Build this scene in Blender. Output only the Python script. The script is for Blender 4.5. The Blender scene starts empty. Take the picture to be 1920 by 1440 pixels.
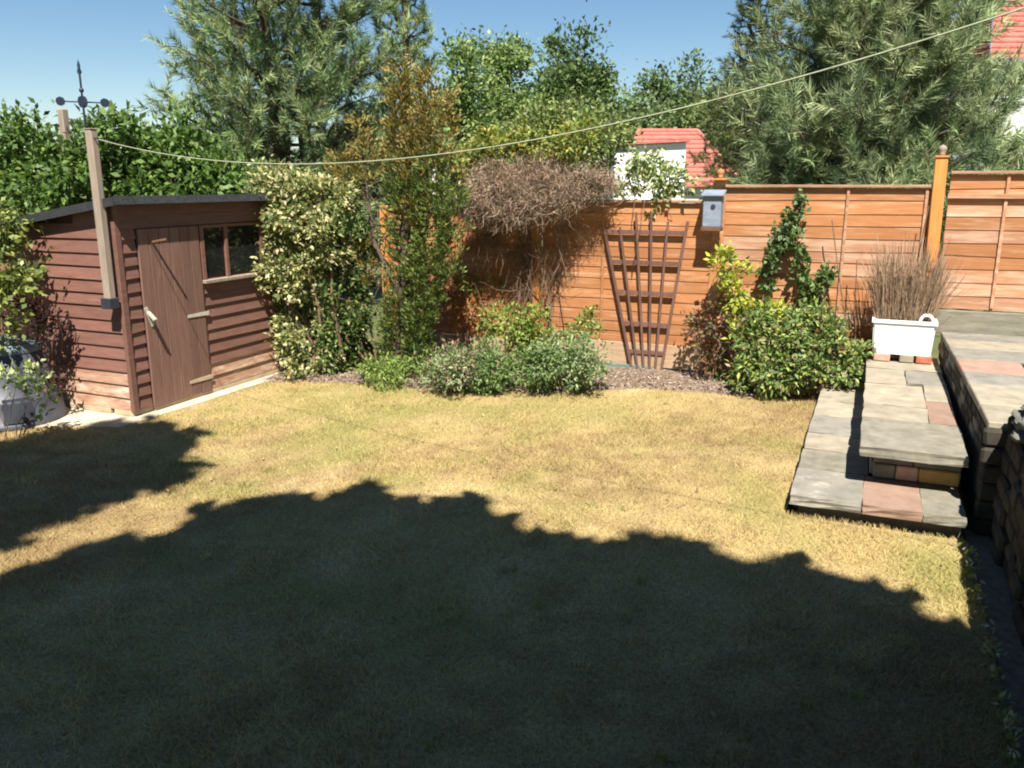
import bpy, bmesh, math, random
import numpy as np
from mathutils import Vector

random.seed(7)
rng = np.random.default_rng(7)
R = math.radians

# ------------------------------------------------------------------ camera, sky, sun, exposure
scene = bpy.context.scene
COL = scene.collection
FPX, PITCH, EYE, YAW = 1553.0, R(13.6), 1.9, R(23.4)      # focal length in px of the 1920 wide photograph
cam_data = bpy.data.cameras.new('camera')
cam_data.sensor_width = 36.0
cam_data.lens = FPX / 1920 * 36.0
cam_data.clip_start, cam_data.clip_end = 0.05, 3000
cam = bpy.data.objects.new('camera', cam_data)
COL.objects.link(cam)
cam.location = (0, 0, EYE)
cam.rotation_euler = (R(90) - PITCH, 0, YAW)
scene.camera = cam

SUN_EL = R(57.0)
LX, LY = -0.42, 0.9075                                     # horizontal travel direction of the light
world = bpy.data.worlds.new('World')
scene.world = world
world.use_nodes = True
wn, wl = world.node_tree.nodes, world.node_tree.links
bg = wn['Background']
sky = wn.new('ShaderNodeTexSky')
sky.sky_type = 'NISHITA'
sky.sun_disc = False
sky.sun_elevation = SUN_EL
sky.sun_rotation = math.atan2(-LX, -LY)
sky.altitude = 0
sky.air_density = 1.0
sky.dust_density = 0.0
sky.ozone_density = 1.3
sat = wn.new('ShaderNodeHueSaturation')
sat.inputs['Saturation'].default_value = 1.2
wl.new(sky.outputs[0], sat.inputs['Color'])
wl.new(sat.outputs[0], bg.inputs[0])
bg.inputs[1].default_value = 0.05
sl = bpy.data.lights.new('sun', 'SUN')
sl.energy = 5.0
sl.angle = R(0.53)
sl.color = (1.0, 0.95, 0.86)
so = bpy.data.objects.new('sun', sl)
COL.objects.link(so)
SUN_DIR = Vector((LX * math.cos(SUN_EL), LY * math.cos(SUN_EL), -math.sin(SUN_EL))).normalized()
so.rotation_euler = SUN_DIR.to_track_quat('-Z', 'Y').to_euler()
so.location = (2, -4, 14)
vs = scene.view_settings
vs.view_transform = 'Standard'
vs.look = 'None'
vs.exposure = 1.2
vs.gamma = 1.0
scene.render.engine = 'CYCLES'
scene.cycles.filter_width = 2.0
scene.cycles.max_bounces = 4
scene.cycles.diffuse_bounces = 3
scene.cycles.transparent_max_bounces = 6

# ------------------------------------------------------------------ layout helpers (survey of the place)
_c, _s = math.cos(YAW), math.sin(YAW)
def ray(px, py):
    u, v = (px - 960) / FPX, (py - 720) / FPX
    cy = math.cos(PITCH) - v * math.sin(PITCH)
    cz = -math.sin(PITCH) - v * math.cos(PITCH)
    return np.array((u * _c - cy * _s, u * _s + cy * _c, cz))
def at_depth(px, py, d):
    return np.array((0, 0, EYE)) + ray(px, py) * d
def at_z(px, py, z=0.0):
    r = ray(px, py); return np.array((0, 0, EYE)) + r * ((z - EYE) / r[2])
def at_y(px, py, y):
    r = ray(px, py); return np.array((0, 0, EYE)) + r * (y / r[1])

_grids = {}
def vnoise(x, y, scale, seed=0):
    if seed not in _grids:
        _grids[seed] = np.random.default_rng(1000 + seed).random((128, 128))
    g = _grids[seed]
    u, v = np.asarray(x) / scale + 31.7, np.asarray(y) / scale + 17.3
    i, j = np.floor(u).astype(int), np.floor(v).astype(int)
    fu, fv = u - i, v - j
    fu, fv = fu * fu * (3 - 2 * fu), fv * fv * (3 - 2 * fv)
    i0, i1, j0, j1 = i % 128, (i + 1) % 128, j % 128, (j + 1) % 128
    return (g[i0, j0] * (1 - fu) + g[i1, j0] * fu) * (1 - fv) + (g[i0, j1] * (1 - fu) + g[i1, j1] * fu) * fv

# ------------------------------------------------------------------ materials
def new_mat(name):
    m = bpy.data.materials.new(name); m.use_nodes = True
    return m, m.node_tree.nodes, m.node_tree.links, m.node_tree.nodes['Principled BSDF']

def surf(name, c1, c2, rough=0.8, scale=6.0, stretch=(1, 1, 1), bump=0.3, bdist=0.004, c3=None, c3_amt=0.35, c3_scale=2.5, detail=6, per_obj=0.12, spec=0.3):
    """mottled surface: c1..c2 along a noise, patches of c3 (wear), each object a little lighter or darker"""
    m, n, l, p = new_mat(name)
    tc = n.new('ShaderNodeTexCoord'); mp = n.new('ShaderNodeMapping')
    mp.inputs['Scale'].default_value = stretch
    oi = n.new('ShaderNodeObjectInfo')
    vm = n.new('ShaderNodeVectorMath'); vm.operation = 'MULTIPLY_ADD'
    cb = n.new('ShaderNodeCombineXYZ')
    for k in range(3): l.new(oi.outputs['Random'], cb.inputs[k])
    l.new(cb.outputs[0], vm.inputs[0]); vm.inputs[1].default_value = (37, 19, 53)
    l.new(tc.outputs['Object'], mp.inputs[0]); l.new(mp.outputs[0], vm.inputs[2])
    nz = n.new('ShaderNodeTexNoise'); nz.inputs['Scale'].default_value = scale; nz.inputs['Detail'].default_value = detail
    nz.inputs['Roughness'].default_value = 0.65
    l.new(vm.outputs[0], nz.inputs['Vector'])
    cr = n.new('ShaderNodeValToRGB')
    cr.color_ramp.elements[0].position, cr.color_ramp.elements[1].position = 0.3, 0.7
    cr.color_ramp.elements[0].color, cr.color_ramp.elements[1].color = (*c1, 1), (*c2, 1)
    l.new(nz.outputs[0], cr.inputs[0])
    out = cr.outputs[0]
    if c3:
        n3 = n.new('ShaderNodeTexNoise'); n3.inputs['Scale'].default_value = c3_scale; n3.inputs['Detail'].default_value = 8
        n3.inputs['Roughness'].default_value = 0.7
        l.new(vm.outputs[0], n3.inputs['Vector'])
        r3 = n.new('ShaderNodeValToRGB')
        r3.color_ramp.elements[0].position, r3.color_ramp.elements[1].position = 0.72 - c3_amt * 0.5, 0.80 - c3_amt * 0.3
        l.new(n3.outputs[0], r3.inputs[0])
        mx = n.new('ShaderNodeMix'); mx.data_type = 'RGBA'
        l.new(r3.outputs[0], mx.inputs[0]); l.new(out, mx.inputs[6]); mx.inputs[7].default_value = (*c3, 1)
        out = mx.outputs[2]
    hs = n.new('ShaderNodeHueSaturation')
    mr = n.new('ShaderNodeMapRange'); mr.inputs[3].default_value = 1 - per_obj; mr.inputs[4].default_value = 1 + per_obj
    l.new(oi.outputs['Random'], mr.inputs[0]); l.new(mr.outputs[0], hs.inputs['Value']); l.new(out, hs.inputs['Color'])
    l.new(hs.outputs[0], p.inputs['Base Color'])
    p.inputs['Roughness'].default_value = rough
    p.inputs['Specular IOR Level'].default_value = spec
    if bump:
        b = n.new('ShaderNodeBump'); b.inputs['Strength'].default_value = bump; b.inputs['Distance'].default_value = bdist
        l.new(nz.outputs[0], b.inputs['Height']); l.new(b.outputs[0], p.inputs['Normal'])
    return m

def leaf_mat(name, rough=0.5, trans=0.3, spec=0.3):
    """colour comes from each leaf's own colour; part of the light passes through"""
    m, n, l, p = new_mat(name)
    at = n.new('ShaderNodeAttribute'); at.attribute_name = 'Col'
    l.new(at.outputs['Color'], p.inputs['Base Color'])
    p.inputs['Roughness'].default_value = rough
    p.inputs['Specular IOR Level'].default_value = spec
    if trans:
        t = n.new('ShaderNodeBsdfTranslucent'); mx = n.new('ShaderNodeMixShader'); mx.inputs[0].default_value = trans
        hs = n.new('ShaderNodeHueSaturation'); hs.inputs['Saturation'].default_value = 1.15; hs.inputs['Value'].default_value = 1.2
        l.new(at.outputs['Color'], hs.inputs['Color']); l.new(hs.outputs[0], t.inputs['Color'])
        l.new(p.outputs[0], mx.inputs[1]); l.new(t.outputs[0], mx.inputs[2])
        l.new(mx.outputs[0], n['Material Output'].inputs['Surface'])
    return m

M = {}
M['shed'] = surf('shed_paint', (.155, .070, .052), (.22, .105, .08), .75, 5, (1, 1, 6), .35, .004, (.36, .21, .15), .18, 3.0)
M['shed_side'] = surf('shed_paint_long', (.14, .067, .05), (.20, .10, .075), .75, 5, (6, 1, 6), .35, .004, (.32, .20, .14), .16, 3.0)
M['shed_worn'] = surf('shed_worn_board', (.25, .115, .075), (.42, .27, .18), .85, 5, (1, 1, 5), .4, .004, (.62, .48, .36), .45, 2.6)
M['shed_door'] = surf('door_paint', (.145, .076, .058), (.21, .118, .09), .75, 7, (6, 6, .5), .4, .004, (.33, .21, .155), .2, 4)
M['bare_wood'] = surf('bare_wood', (.33, .25, .16), (.50, .40, .27), .85, 8, (1, 1, 5), .4)
M['felt'] = surf('roof_felt', (.035, .036, .04), (.075, .078, .085), .9, 30, (1, 1, 1), .6, .003)
M['felt_edge'] = surf('felt_edge', (.02, .02, .022), (.04, .04, .045), .8, 20)
M['shell'] = surf('shed_shell', (.05, .025, .018), (.08, .04, .03), .9, 6)
M['post_grey'] = surf('weathered_post', (.20, .155, .12), (.33, .26, .205), .85, 7, (8, 8, .5), .5, .004, (.2, .15, .11), .3, 3)
M['fence'] = surf('fence_stain', (.32, .13, .05), (.42, .185, .075), .75, 6, (.7, 4, 7), .3, .003, (.50, .29, .165), .42, 2.2, per_obj=.16)
M['fence_pale'] = surf('fence_stain_faded', (.35, .165, .085), (.45, .23, .13), .8, 6, (.7, 4, 7), .3, .003, (.54, .36, .25), .5, 2.2, per_obj=.16)
M['fence_post'] = surf('post_stain', (.48, .18, .045), (.62, .26, .07), .7, 6, (6, 6, .6), .3, .003, (.5, .27, .11), .12, 3)
M['gravel_board'] = surf('gravel_board', (.30, .19, .11), (.46, .33, .22), .9, 7, (.8, 4, 6), .5, .005, (.25, .2, .15), .3, 3)
M['grey_board'] = surf('grey_board', (.15, .14, .10), (.27, .25, .19), .9, 7, (.8, 4, 6), .5, .005)
M['cap_rail'] = surf('cap_rail', (.26, .15, .09), (.42, .27, .18), .85, 7, (.8, 4, 6), .4, .004, (.5, .38, .28), .3, 3)
M['white_cap'] = surf('white_cap', (.62, .58, .5), (.75, .72, .66), .7, 8)
M['trellis'] = surf('trellis_wood', (.11, .055, .042), (.18, .095, .072), .8, 8, (6, 6, 1), .3)
M['brick_red'] = surf('brick_red', (.36, .10, .06), (.50, .17, .10), .9, 16, (1, 1, 1), .6, .004, (.5, .36, .28), .25, 5)
M['brick_pink'] = surf('brick_pink', (.42, .24, .17), (.55, .36, .27), .9, 16, (1, 1, 1), .6, .004, (.55, .5, .42), .3, 5)
M['brick_buff'] = surf('brick_buff', (.50, .30, .09), (.66, .42, .15), .9, 14, (1, 1, 1), .6, .005, (.4, .3, .2), .3, 5)
M['stone_grey'] = surf('stone_grey', (.13, .12, .092), (.24, .22, .17), .9, 9, (1, 1, 1), .6, .006, (.16, .15, .13), .3, 3)
M['stone_cream'] = surf('stone_cream', (.22, .19, .14), (.36, .315, .235), .9, 8, (1, 1, 1), .6, .006, (.38, .3, .22), .3, 3)
M['stone_blue'] = surf('stone_blue', (.155, .145, .12), (.26, .24, .20), .9, 8, (1, 1, 1), .6, .006, (.42, .37, .3), .3, 3)
M['stone_pink'] = surf('stone_pink', (.23, .145, .105), (.32, .215, .16), .9, 9, (1, 1, 1), .6, .006, (.3, .22, .17), .25, 4)
M['mortar'] = surf('mortar', (.09, .078, .062), (.17, .145, .115), .95, 20)
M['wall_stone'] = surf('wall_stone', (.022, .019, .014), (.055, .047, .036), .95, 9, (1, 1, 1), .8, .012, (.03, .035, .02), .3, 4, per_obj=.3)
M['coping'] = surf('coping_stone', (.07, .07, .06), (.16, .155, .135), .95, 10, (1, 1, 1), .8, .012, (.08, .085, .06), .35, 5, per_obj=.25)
M['concrete'] = surf('concrete', (.42, .36, .26), (.56, .49, .37), .95, 9, (1, 1, 1), .5, .006, (.3, .25, .17), .3, 3)
M['soil'] = surf('soil', (.12, .085, .06), (.24, .175, .13), .95, 22, (1, 1, 1), .9, .02, (.32, .25, .19), .25, 9)
M['ground'] = surf('ground', (.06, .07, .025), (.12, .12, .05), .95, 3)
M['white_plastic'] = surf('white_planter', (.80, .79, .76), (.84, .83, .80), .45, 8, (1, 1, 1), .1, .002, (.7, .66, .58), .1, 6)
M['compost_plastic'] = surf('compost_plastic', (.038, .04, .05), (.065, .068, .082), .5, 7, (1, 1, 1), .2, .004, (.10, .10, .105), .2, 4, spec=.4)
M['compost_lid'] = surf('compost_lid', (.10, .135, .135), (.16, .20, .20), .5, 9, spec=.4)
M['dark_plastic'] = surf('dark_plastic', (.02, .022, .03), (.04, .043, .055), .6, 9)
M['iron'] = surf('painted_iron', (.008, .014, .035), (.016, .026, .055), .45, 14, spec=.5)
M['steel'] = surf('hinge_steel', (.36, .34, .28), (.5, .47, .4), .6, 12)
M['rope'] = surf('rope', (.26, .29, .18), (.40, .42, .29), .7, 30)
M['bark'] = surf('bark', (.07, .05, .036), (.15, .11, .08), .95, 9, (3, 3, .8), .8, .02)
M['bark_pale'] = surf('bark_pale', (.2, .16, .12), (.34, .28, .22), .95, 9, (3, 3, .8), .6, .01)
M['twig'] = surf('twig', (.14, .085, .05), (.22, .14, .09), .9, 9, (1, 1, 1), .2)
M['roof_tile'] = surf('clay_tile', (.36, .105, .08), (.47, .165, .13), .85, 3, (1, 1, 1), .3, .02, (.46, .24, .18), .25, 1.2)
M['render'] = surf('white_render', (.66, .66, .64), (.76, .76, .73), .9, 2)
M['glass_far'] = surf('far_glass', (.10, .13, .17), (.16, .2, .25), .15, 2, bump=0, spec=.6)
M['birdbox'] = surf('slate_paint', (.15, .18, .235), (.25, .28, .34), .7, 9, (1, 1, 4), .3, .003, (.34, .34, .36), .3, 5)
M['brown_wood'] = surf('brown_wood', (.11, .055, .03), (.18, .09, .05), .8, 9)
M['leaf'] = leaf_mat('leaf', .5, .28)
M['leaf_gloss'] = leaf_mat('leaf_gloss', .32, .22, .5)
M['leaf_thick'] = leaf_mat('leaf_thick', .5, .04)
M['needle'] = leaf_mat('needle', .55, .15)
M['dry'] = leaf_mat('dry_stem', .85, .0, .1)
M['grass'] = leaf_mat('grass_blade', .7, .25, .15)
m, n, l, p = new_mat('window_pane')
p.inputs['Base Color'].default_value = (.012, .014, .014, 1); p.inputs['Roughness'].default_value = .06
p.inputs['Specular IOR Level'].default_value = .45
M['pane'] = m
m, n, l, p = new_mat('lawn_turf')
at = n.new('ShaderNodeAttribute'); at.attribute_name = 'Col'
tc = n.new('ShaderNodeTexCoord'); nz = n.new('ShaderNodeTexNoise'); nz.inputs['Scale'].default_value = 60; nz.inputs['Detail'].default_value = 5
l.new(tc.outputs['Object'], nz.inputs['Vector'])
hs = n.new('ShaderNodeHueSaturation'); mr = n.new('ShaderNodeMapRange'); mr.inputs[1].default_value = .3; mr.inputs[2].default_value = .7
mr.inputs[3].default_value = .55; mr.inputs[4].default_value = 1.1
l.new(nz.outputs[0], mr.inputs[0]); l.new(mr.outputs[0], hs.inputs['Value']); l.new(at.outputs['Color'], hs.inputs['Color'])
l.new(hs.outputs[0], p.inputs['Base Color']); p.inputs['Roughness'].default_value = .95; p.inputs['Specular IOR Level'].default_value = .1
M['turf'] = m

# ------------------------------------------------------------------ object helpers
def thing(name, label, cat, loc=(0, 0, 0), group=None, rotz=0.0):
    o = bpy.data.objects.new(name, None); COL.objects.link(o)
    o.location = loc; o.rotation_euler = (0, 0, rotz)
    o.empty_display_size = .1
    o['label'] = label; o['category'] = cat
    if group: o['group'] = group
    return o
def tag(o, label=None, cat=None, group=None, kind=None):
    for k, v in (('label', label), ('category', cat), ('group', group), ('kind', kind)):
        if v: o[k] = v
    return o
def wloc(o):
    v = Vector((0, 0, 0))
    while o is not None:
        v = v + o.location; o = o.parent
    return v
def link(name, me, mat, parent=None):
    o = bpy.data.objects.new(name, me); COL.objects.link(o)
    if mat is not None: me.materials.append(M[mat] if isinstance(mat, str) else mat)
    if parent is not None: o.parent = parent
    return o
def mesh_np(name, V, faces, mat, parent=None, col=None, smooth=False, origin=None):
    """V (n,3) in world space, faces (k,3|4) array; stored relative to the parent (or origin)"""
    V = np.asarray(V, dtype=np.float64)
    off = np.array(wloc(parent)) if parent is not None else np.zeros(3)
    me = bpy.data.meshes.new(name)
    F = np.asarray(faces, dtype=np.int32)
    me.vertices.add(len(V)); me.vertices.foreach_set('co', (V - off).astype(np.float32).ravel())
    me.loops.add(F.size); me.loops.foreach_set('vertex_index', F.ravel())
    me.polygons.add(len(F)); me.polygons.foreach_set('loop_start', np.arange(0, F.size, F.shape[1], dtype=np.int32))
    me.update(calc_edges=True)
    if smooth: me.polygons.foreach_set('use_smooth', np.ones(len(F), dtype=bool))
    if col is not None:
        a = me.color_attributes.new('Col', 'FLOAT_COLOR', 'POINT')
        c4 = np.ones((len(V), 4), dtype=np.float32); c4[:, :3] = col
        a.data.foreach_set('color', c4.ravel())
    return link(name, me, mat, parent)
def bm_obj(name, bm, mat, parent=None, smooth=False):
    off = wloc(parent) if parent is not None else Vector((0, 0, 0))
    for v in bm.verts: v.co -= off
    me = bpy.data.meshes.new(name)
    bmesh.ops.recalc_face_normals(bm, faces=bm.faces)
    bm.to_mesh(me); bm.free()
    if smooth:
        for f in me.polygons: f.use_smooth = True
    return link(name, me, mat, parent)
def add_hex(bm, pts):
    v = [bm.verts.new(p) for p in pts]
    for f in ((3, 2, 1, 0), (4, 5, 6, 7), (0, 1, 5, 4), (1, 2, 6, 5), (2, 3, 7, 6), (3, 0, 4, 7)):
        bm.faces.new([v[i] for i in f])
    return v
def box_bm(x0, x1, y0, y1, z0, z1, bev=0.0, jit=0.0, seg=1):
    bm = bmesh.new()
    add_hex(bm, [(x0, y0, z0), (x1, y0, z0), (x1, y1, z0), (x0, y1, z0), (x0, y0, z1), (x1, y0, z1), (x1, y1, z1), (x0, y1, z1)])
    if jit:
        for v in bm.verts: v.co += Vector((random.uniform(-jit, jit), random.uniform(-jit, jit), random.uniform(-jit, jit) * .5))
    if bev:
        bmesh.ops.bevel(bm, geom=bm.edges[:], offset=bev, segments=seg, affect='EDGES', profile=.5)
    return bm
def box(name, x0, x1, y0, y1, z0, z1, mat, parent=None, bev=0.004, jit=0.0):
    return bm_obj(name, box_bm(x0, x1, y0, y1, z0, z1, bev, jit), mat, parent)
def hexa(name, pts, mat, parent=None, bev=0.0):
    bm = bmesh.new(); add_hex(bm, pts)
    if bev: bmesh.ops.bevel(bm, geom=bm.edges[:], offset=bev, segments=1, affect='EDGES')
    return bm_obj(name, bm, mat, parent)
def bar(name, a, b, w, d, mat, parent=None, bev=0.002, side=(1, 0, 0)):
    """square bar from a to b; w across 'side', d across the other"""
    a, b = Vector(a), Vector(b); t = (b - a).normalized(); s = Vector(side)
    s = (s - t * s.dot(t)).normalized(); u = t.cross(s)
    pts = []
    for p in (a, b):
        for i, j in ((-1, -1), (1, -1), (1, 1), (-1, 1)):
            pts.append(p + s * (w / 2 * i) + u * (d / 2 * j))
    return hexa(name, pts, mat, parent, bev)
def tubes(paths, sides=6, cap=True):
    """paths: list of (points (k,3), radii (k,)) -> V, F quads"""
    Vs, Fs, base = [], [], 0
    for P, r in paths:
        P = np.asarray(P, float); r = np.broadcast_to(np.asarray(r, float), (len(P),))
        T = np.gradient(P, axis=0); T /= np.linalg.norm(T, axis=1)[:, None] + 1e-9
        ref = np.array((0, 0, 1.0)) if abs(T[0][2]) < .9 else np.array((1.0, 0, 0))
        S = np.cross(T, ref); S /= np.linalg.norm(S, axis=1)[:, None] + 1e-9
        U = np.cross(T, S)
        a = np.arange(sides) * 2 * math.pi / sides
        ring = P[:, None, :] + r[:, None, None] * (np.cos(a)[None, :, None] * S[:, None, :] + np.sin(a)[None, :, None] * U[:, None, :])
        k = len(P)
        Vs.append(ring.reshape(-1, 3))
        i = np.arange(k - 1)[:, None] * sides; j = np.arange(sides)[None, :]; j2 = (j + 1) % sides
        F = np.stack((i + j, i + j2, i + sides + j2, i + sides + j), -1).reshape(-1, 4) + base
        Fs.append(F); base += k * sides
    return np.concatenate(Vs), np.concatenate(Fs)
def tube_obj(name, paths, mat, parent=None, sides=6):
    V, F = tubes(paths, sides)
    return mesh_np(name, V, F, mat, parent, smooth=True)
def lathe(name, prof, center, mat, parent=None, seg=28, smooth=True):
    V, F = [], []
    for r, z in prof:
        for k in range(seg):
            a = 2 * math.pi * k / seg
            V.append((center[0] + r * math.cos(a), center[1] + r * math.sin(a), center[2] + z))
    for i in range(len(prof) - 1):
        for k in range(seg):
            F.append((i * seg + k, i * seg + (k + 1) % seg, (i + 1) * seg + (k + 1) % seg, (i + 1) * seg + k))
    return mesh_np(name, V, F, mat, parent, smooth=smooth)

# ------------------------------------------------------------------ foliage helpers
def unit(v):
    return v / (np.linalg.norm(v, axis=-1, keepdims=True) + 1e-9)
def rand_dirs(n):
    return unit(rng.normal(size=(n, 3)))
def leaves(name, C, D, N, L, W, col, mat, parent):
    """one folded four-cornered leaf at each C, pointing along D, facing N"""
    n = len(C); D = unit(D); S = unit(np.cross(D, N)); N = np.cross(S, D)
    L = np.broadcast_to(L, (n,))[:, None]; W = np.broadcast_to(W, (n,))[:, None]
    V = np.empty((n, 4, 3))
    V[:, 0] = C
    V[:, 1] = C + D * L * .45 + S * W * .5 + N * W * .16
    V[:, 2] = C + D * L - N * L * .08
    V[:, 3] = C + D * L * .45 - S * W * .5 + N * W * .16
    F = np.arange(n * 4).reshape(n, 4)
    return mesh_np(name, V.reshape(-1, 3), F, mat, parent, col=np.repeat(col, 4, axis=0))
def palette(n, cols, weights=None, var=.18):
    cols = np.array(cols, float)
    idx = rng.choice(len(cols), size=n, p=None if weights is None else np.array(weights) / sum(weights))
    c = cols[idx] * rng.uniform(1 - var, 1 + var, size=(n, 1)) * rng.uniform(.95, 1.05, size=(n, 3))
    return np.clip(c, .003, .9)
def clump_cloud(blobs, n, clump_r=.25, clumps_per=None, fill=.35):
    """points in clumps spread over and in ellipsoids; returns points, outward directions"""
    vol = np.array([(b[3] * b[4] * b[5]) ** (2 / 3) for b in blobs]); vol = vol / vol.sum()
    P, O = [], []
    for b, w in zip(blobs, vol):
        k = max(20, int(n * w)); c = np.array(b[:3]); r = np.array(b[3:6])
        nc = clumps_per or max(6, int(4.5 * (r[0] * r[1] * r[2]) ** (2 / 3) / clump_r ** 2))
        cd = rand_dirs(nc); rad = 1 - fill * rng.random(nc) ** 1.5 - .12 * rng.random(nc)
        out = rng.random(nc) < .12; rad[out] *= 1.22
        cc = c + cd * rad[:, None] * r
        sz = clump_r * rng.uniform(.55, 1.25, nc)
        i = rng.integers(0, nc, k)
        off = rng.normal(size=(k, 3)) * .5
        p = cc[i] + off * sz[i][:, None] * np.array((1, 1, .8))
        P.append(p); O.append(unit(.6 * cd[i] + .6 * unit(off) + .25 * rand_dirs(k)))
    return np.concatenate(P), np.concatenate(O)
def foliage(name, parent, blobs, n, size, aspect, cols, weights=None, clump_r=.25, mat='leaf', up=.35, droop=.0, fill=.4, var=.18, zmin=.03):
    P, O = clump_cloud(blobs, n, clump_r, fill=fill)
    keep = P[:, 2] > zmin; P, O = P[keep], O[keep]; n = len(P)
    D = unit(O + .9 * rand_dirs(n) + np.array((0, 0, -droop)))
    N = unit(.5 * O + .6 * rand_dirs(n) + np.array((0, 0, up)))
    L = size * rng.uniform(.65, 1.3, n)
    return leaves(name, P, D, N, L, L * aspect, palette(n, cols, weights, var), mat, parent)
def limb(a, b, r0, r1, k=6, wob=.06):
    a, b = np.array(a, float), np.array(b, float); t = np.linspace(0, 1, k)[:, None]
    P = a + (b - a) * t
    w = rng.normal(size=(k, 3)) * wob * np.linalg.norm(b - a) * np.sin(t * math.pi) * .6
    return P + w, np.linspace(r0, r1, k)
def bush(name, label, cat, base, blobs, n, size, aspect, cols, weights=None, stems=7, stem_r=.012, group=None, tree=False, bark='twig', **kw):
    root = thing(name, label, cat, tuple(base), group)
    foliage('crown' if tree else 'foliage', root, blobs, n, size, aspect, cols, weights, **kw)
    paths = []
    base = np.array(base, float)
    if tree:
        cz = np.mean([b[2] for b in blobs]); cx = np.mean([b[0] for b in blobs]); cy = np.mean([b[1] for b in blobs])
        top = np.array((cx, cy, cz + .3 * max(b[5] for b in blobs)))
        paths.append(limb(base, top, stem_r, stem_r * .35, 8, .03))
        for b in blobs:
            for q in range(2):
                s = base + (top - base) * random.uniform(.35, .8)
                e = np.array(b[:3]) + rand_dirs(1)[0] * np.array(b[3:6]) * .7
                paths.append(limb(s, e, stem_r * .42, stem_r * .1, 6, .08))
        tube_obj('trunk', paths, bark, root, 7)
    else:
        for q in range(stems):
            b = blobs[q % len(blobs)]
            e = np.array(b[:3]) + rand_dirs(1)[0] * np.array(b[3:6]) * .6
            s = base + np.array((random.uniform(-.5, .5) * b[3] * .5 + (b[0] - base[0]) * .6, random.uniform(-.3, .3) * b[4] + (b[1] - base[1]) * .6, 0))
            s[2] = base[2]
            paths.append(limb(s, e, stem_r, stem_r * .4, 6, .1))
        tube_obj('stem', paths, bark, root, 5)['kind'] = 'stuff'
    return root
def blob_px(px, py, d, rx, ry, rd=None):
    """ellipsoid at a surveyed spot: image position, depth d (m), radii rx, ry in px of the photo"""
    c = at_depth(px, py, d); k = d / FPX
    return (*c, rx * k, (rd if rd is not None else rx * k), ry * k)

def blob_y(px, py, y, rx, ry, rd=.15):
    c = at_y(px, py, y); k = (c[1] / ray(px, py)[1]) / FPX
    return (*c, rx * k, rd, ry * k)

# ================================================================== SETTING
# ---- terrain
me = bpy.data.meshes.new('ground')
me.from_pydata([(-700, -700, -.06), (700, -700, -.06), (700, 700, -.06), (-700, 700, -.06)], [], [(0, 1, 2, 3)])
tag(link('ground', me, 'ground'), kind='structure')

EDGE_X = np.array([-5.40, -5.1, -4.5, -3.7, -3.0, -2.45, -1.94, -1.4, -.9, -.34])
EDGE_Y = np.array([6.30, 6.50, 6.58, 6.70, 6.86, 7.15, 7.52, 7.60, 7.55, 7.90])
LEFT_X = np.array([-9.0, -7.0, -6.3, -5.85, -5.40])
LEFT_Y = np.array([3.4, 3.85, 4.22, 4.50, 4.66])
def edge_y(x):
    x = np.asarray(x, float)
    wob = (vnoise(x, x * 0, .16, 3) - .5) * .07
    y = np.where(x < -5.40, np.interp(x, LEFT_X, LEFT_Y), np.interp(x, EDGE_X, EDGE_Y))
    return np.where(x > -.335, 4.84, y + wob)
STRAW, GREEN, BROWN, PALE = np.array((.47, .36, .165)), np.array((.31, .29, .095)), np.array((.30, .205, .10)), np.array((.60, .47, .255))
def lawn_col(x, y):
    x, y = np.asarray(x, float), np.asarray(y, float)
    a = vnoise(x + .6 * y, y - .3 * x, .75, 11); b = vnoise(x, y, .30, 12); c = vnoise(x, y, .11, 13)
    d = vnoise(x * .45 + y * .9, x * .9 - y * .45, 1.6, 14)
    band = np.exp(-((x + 3.2) / 1.5) ** 2) * np.clip((y - 2.0) / 3, 0, 1)
    near = np.clip((x + 1.2) / 1.8, 0, 1)
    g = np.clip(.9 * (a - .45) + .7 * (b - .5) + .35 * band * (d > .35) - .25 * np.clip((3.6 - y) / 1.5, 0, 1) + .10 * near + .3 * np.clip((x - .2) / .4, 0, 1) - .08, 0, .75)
    br = np.clip(.35 * np.clip((4.2 - y) / 1.2, 0, 1) + 1.5 * (d - .5) + .9 * (c - .5) + .28 * near, 0, .8)  # near lawn browner and less green: tint of the shade put into the colour
    stripe = np.sin((x * .93 - y * .37) * 2 * math.pi / .62 + 1.2 * vnoise(x, y, 1.3, 16))
    g = np.clip(g + .16 * stripe * np.clip((y - 3) / 1.5, 0, 1) * np.clip((-x - .8) / 1, 0, 1), 0, .8)
    pl = np.clip(1.6 * (vnoise(x, y, .42, 15) - .55) + .5 * (c - .5), 0, .8) * (1 - .5 * near)
    col = STRAW[None] + (PALE - STRAW) * pl.ravel()[:, None]
    col = col + (BROWN - col) * br.ravel()[:, None]
    col = col + (GREEN - col) * g.ravel()[:, None]
    return col
def lawn_z(x, y):
    return .010 * (vnoise(x, y, .9, 21) - .5) + .006 * (vnoise(x, y, .2, 22) - .5)

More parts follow.
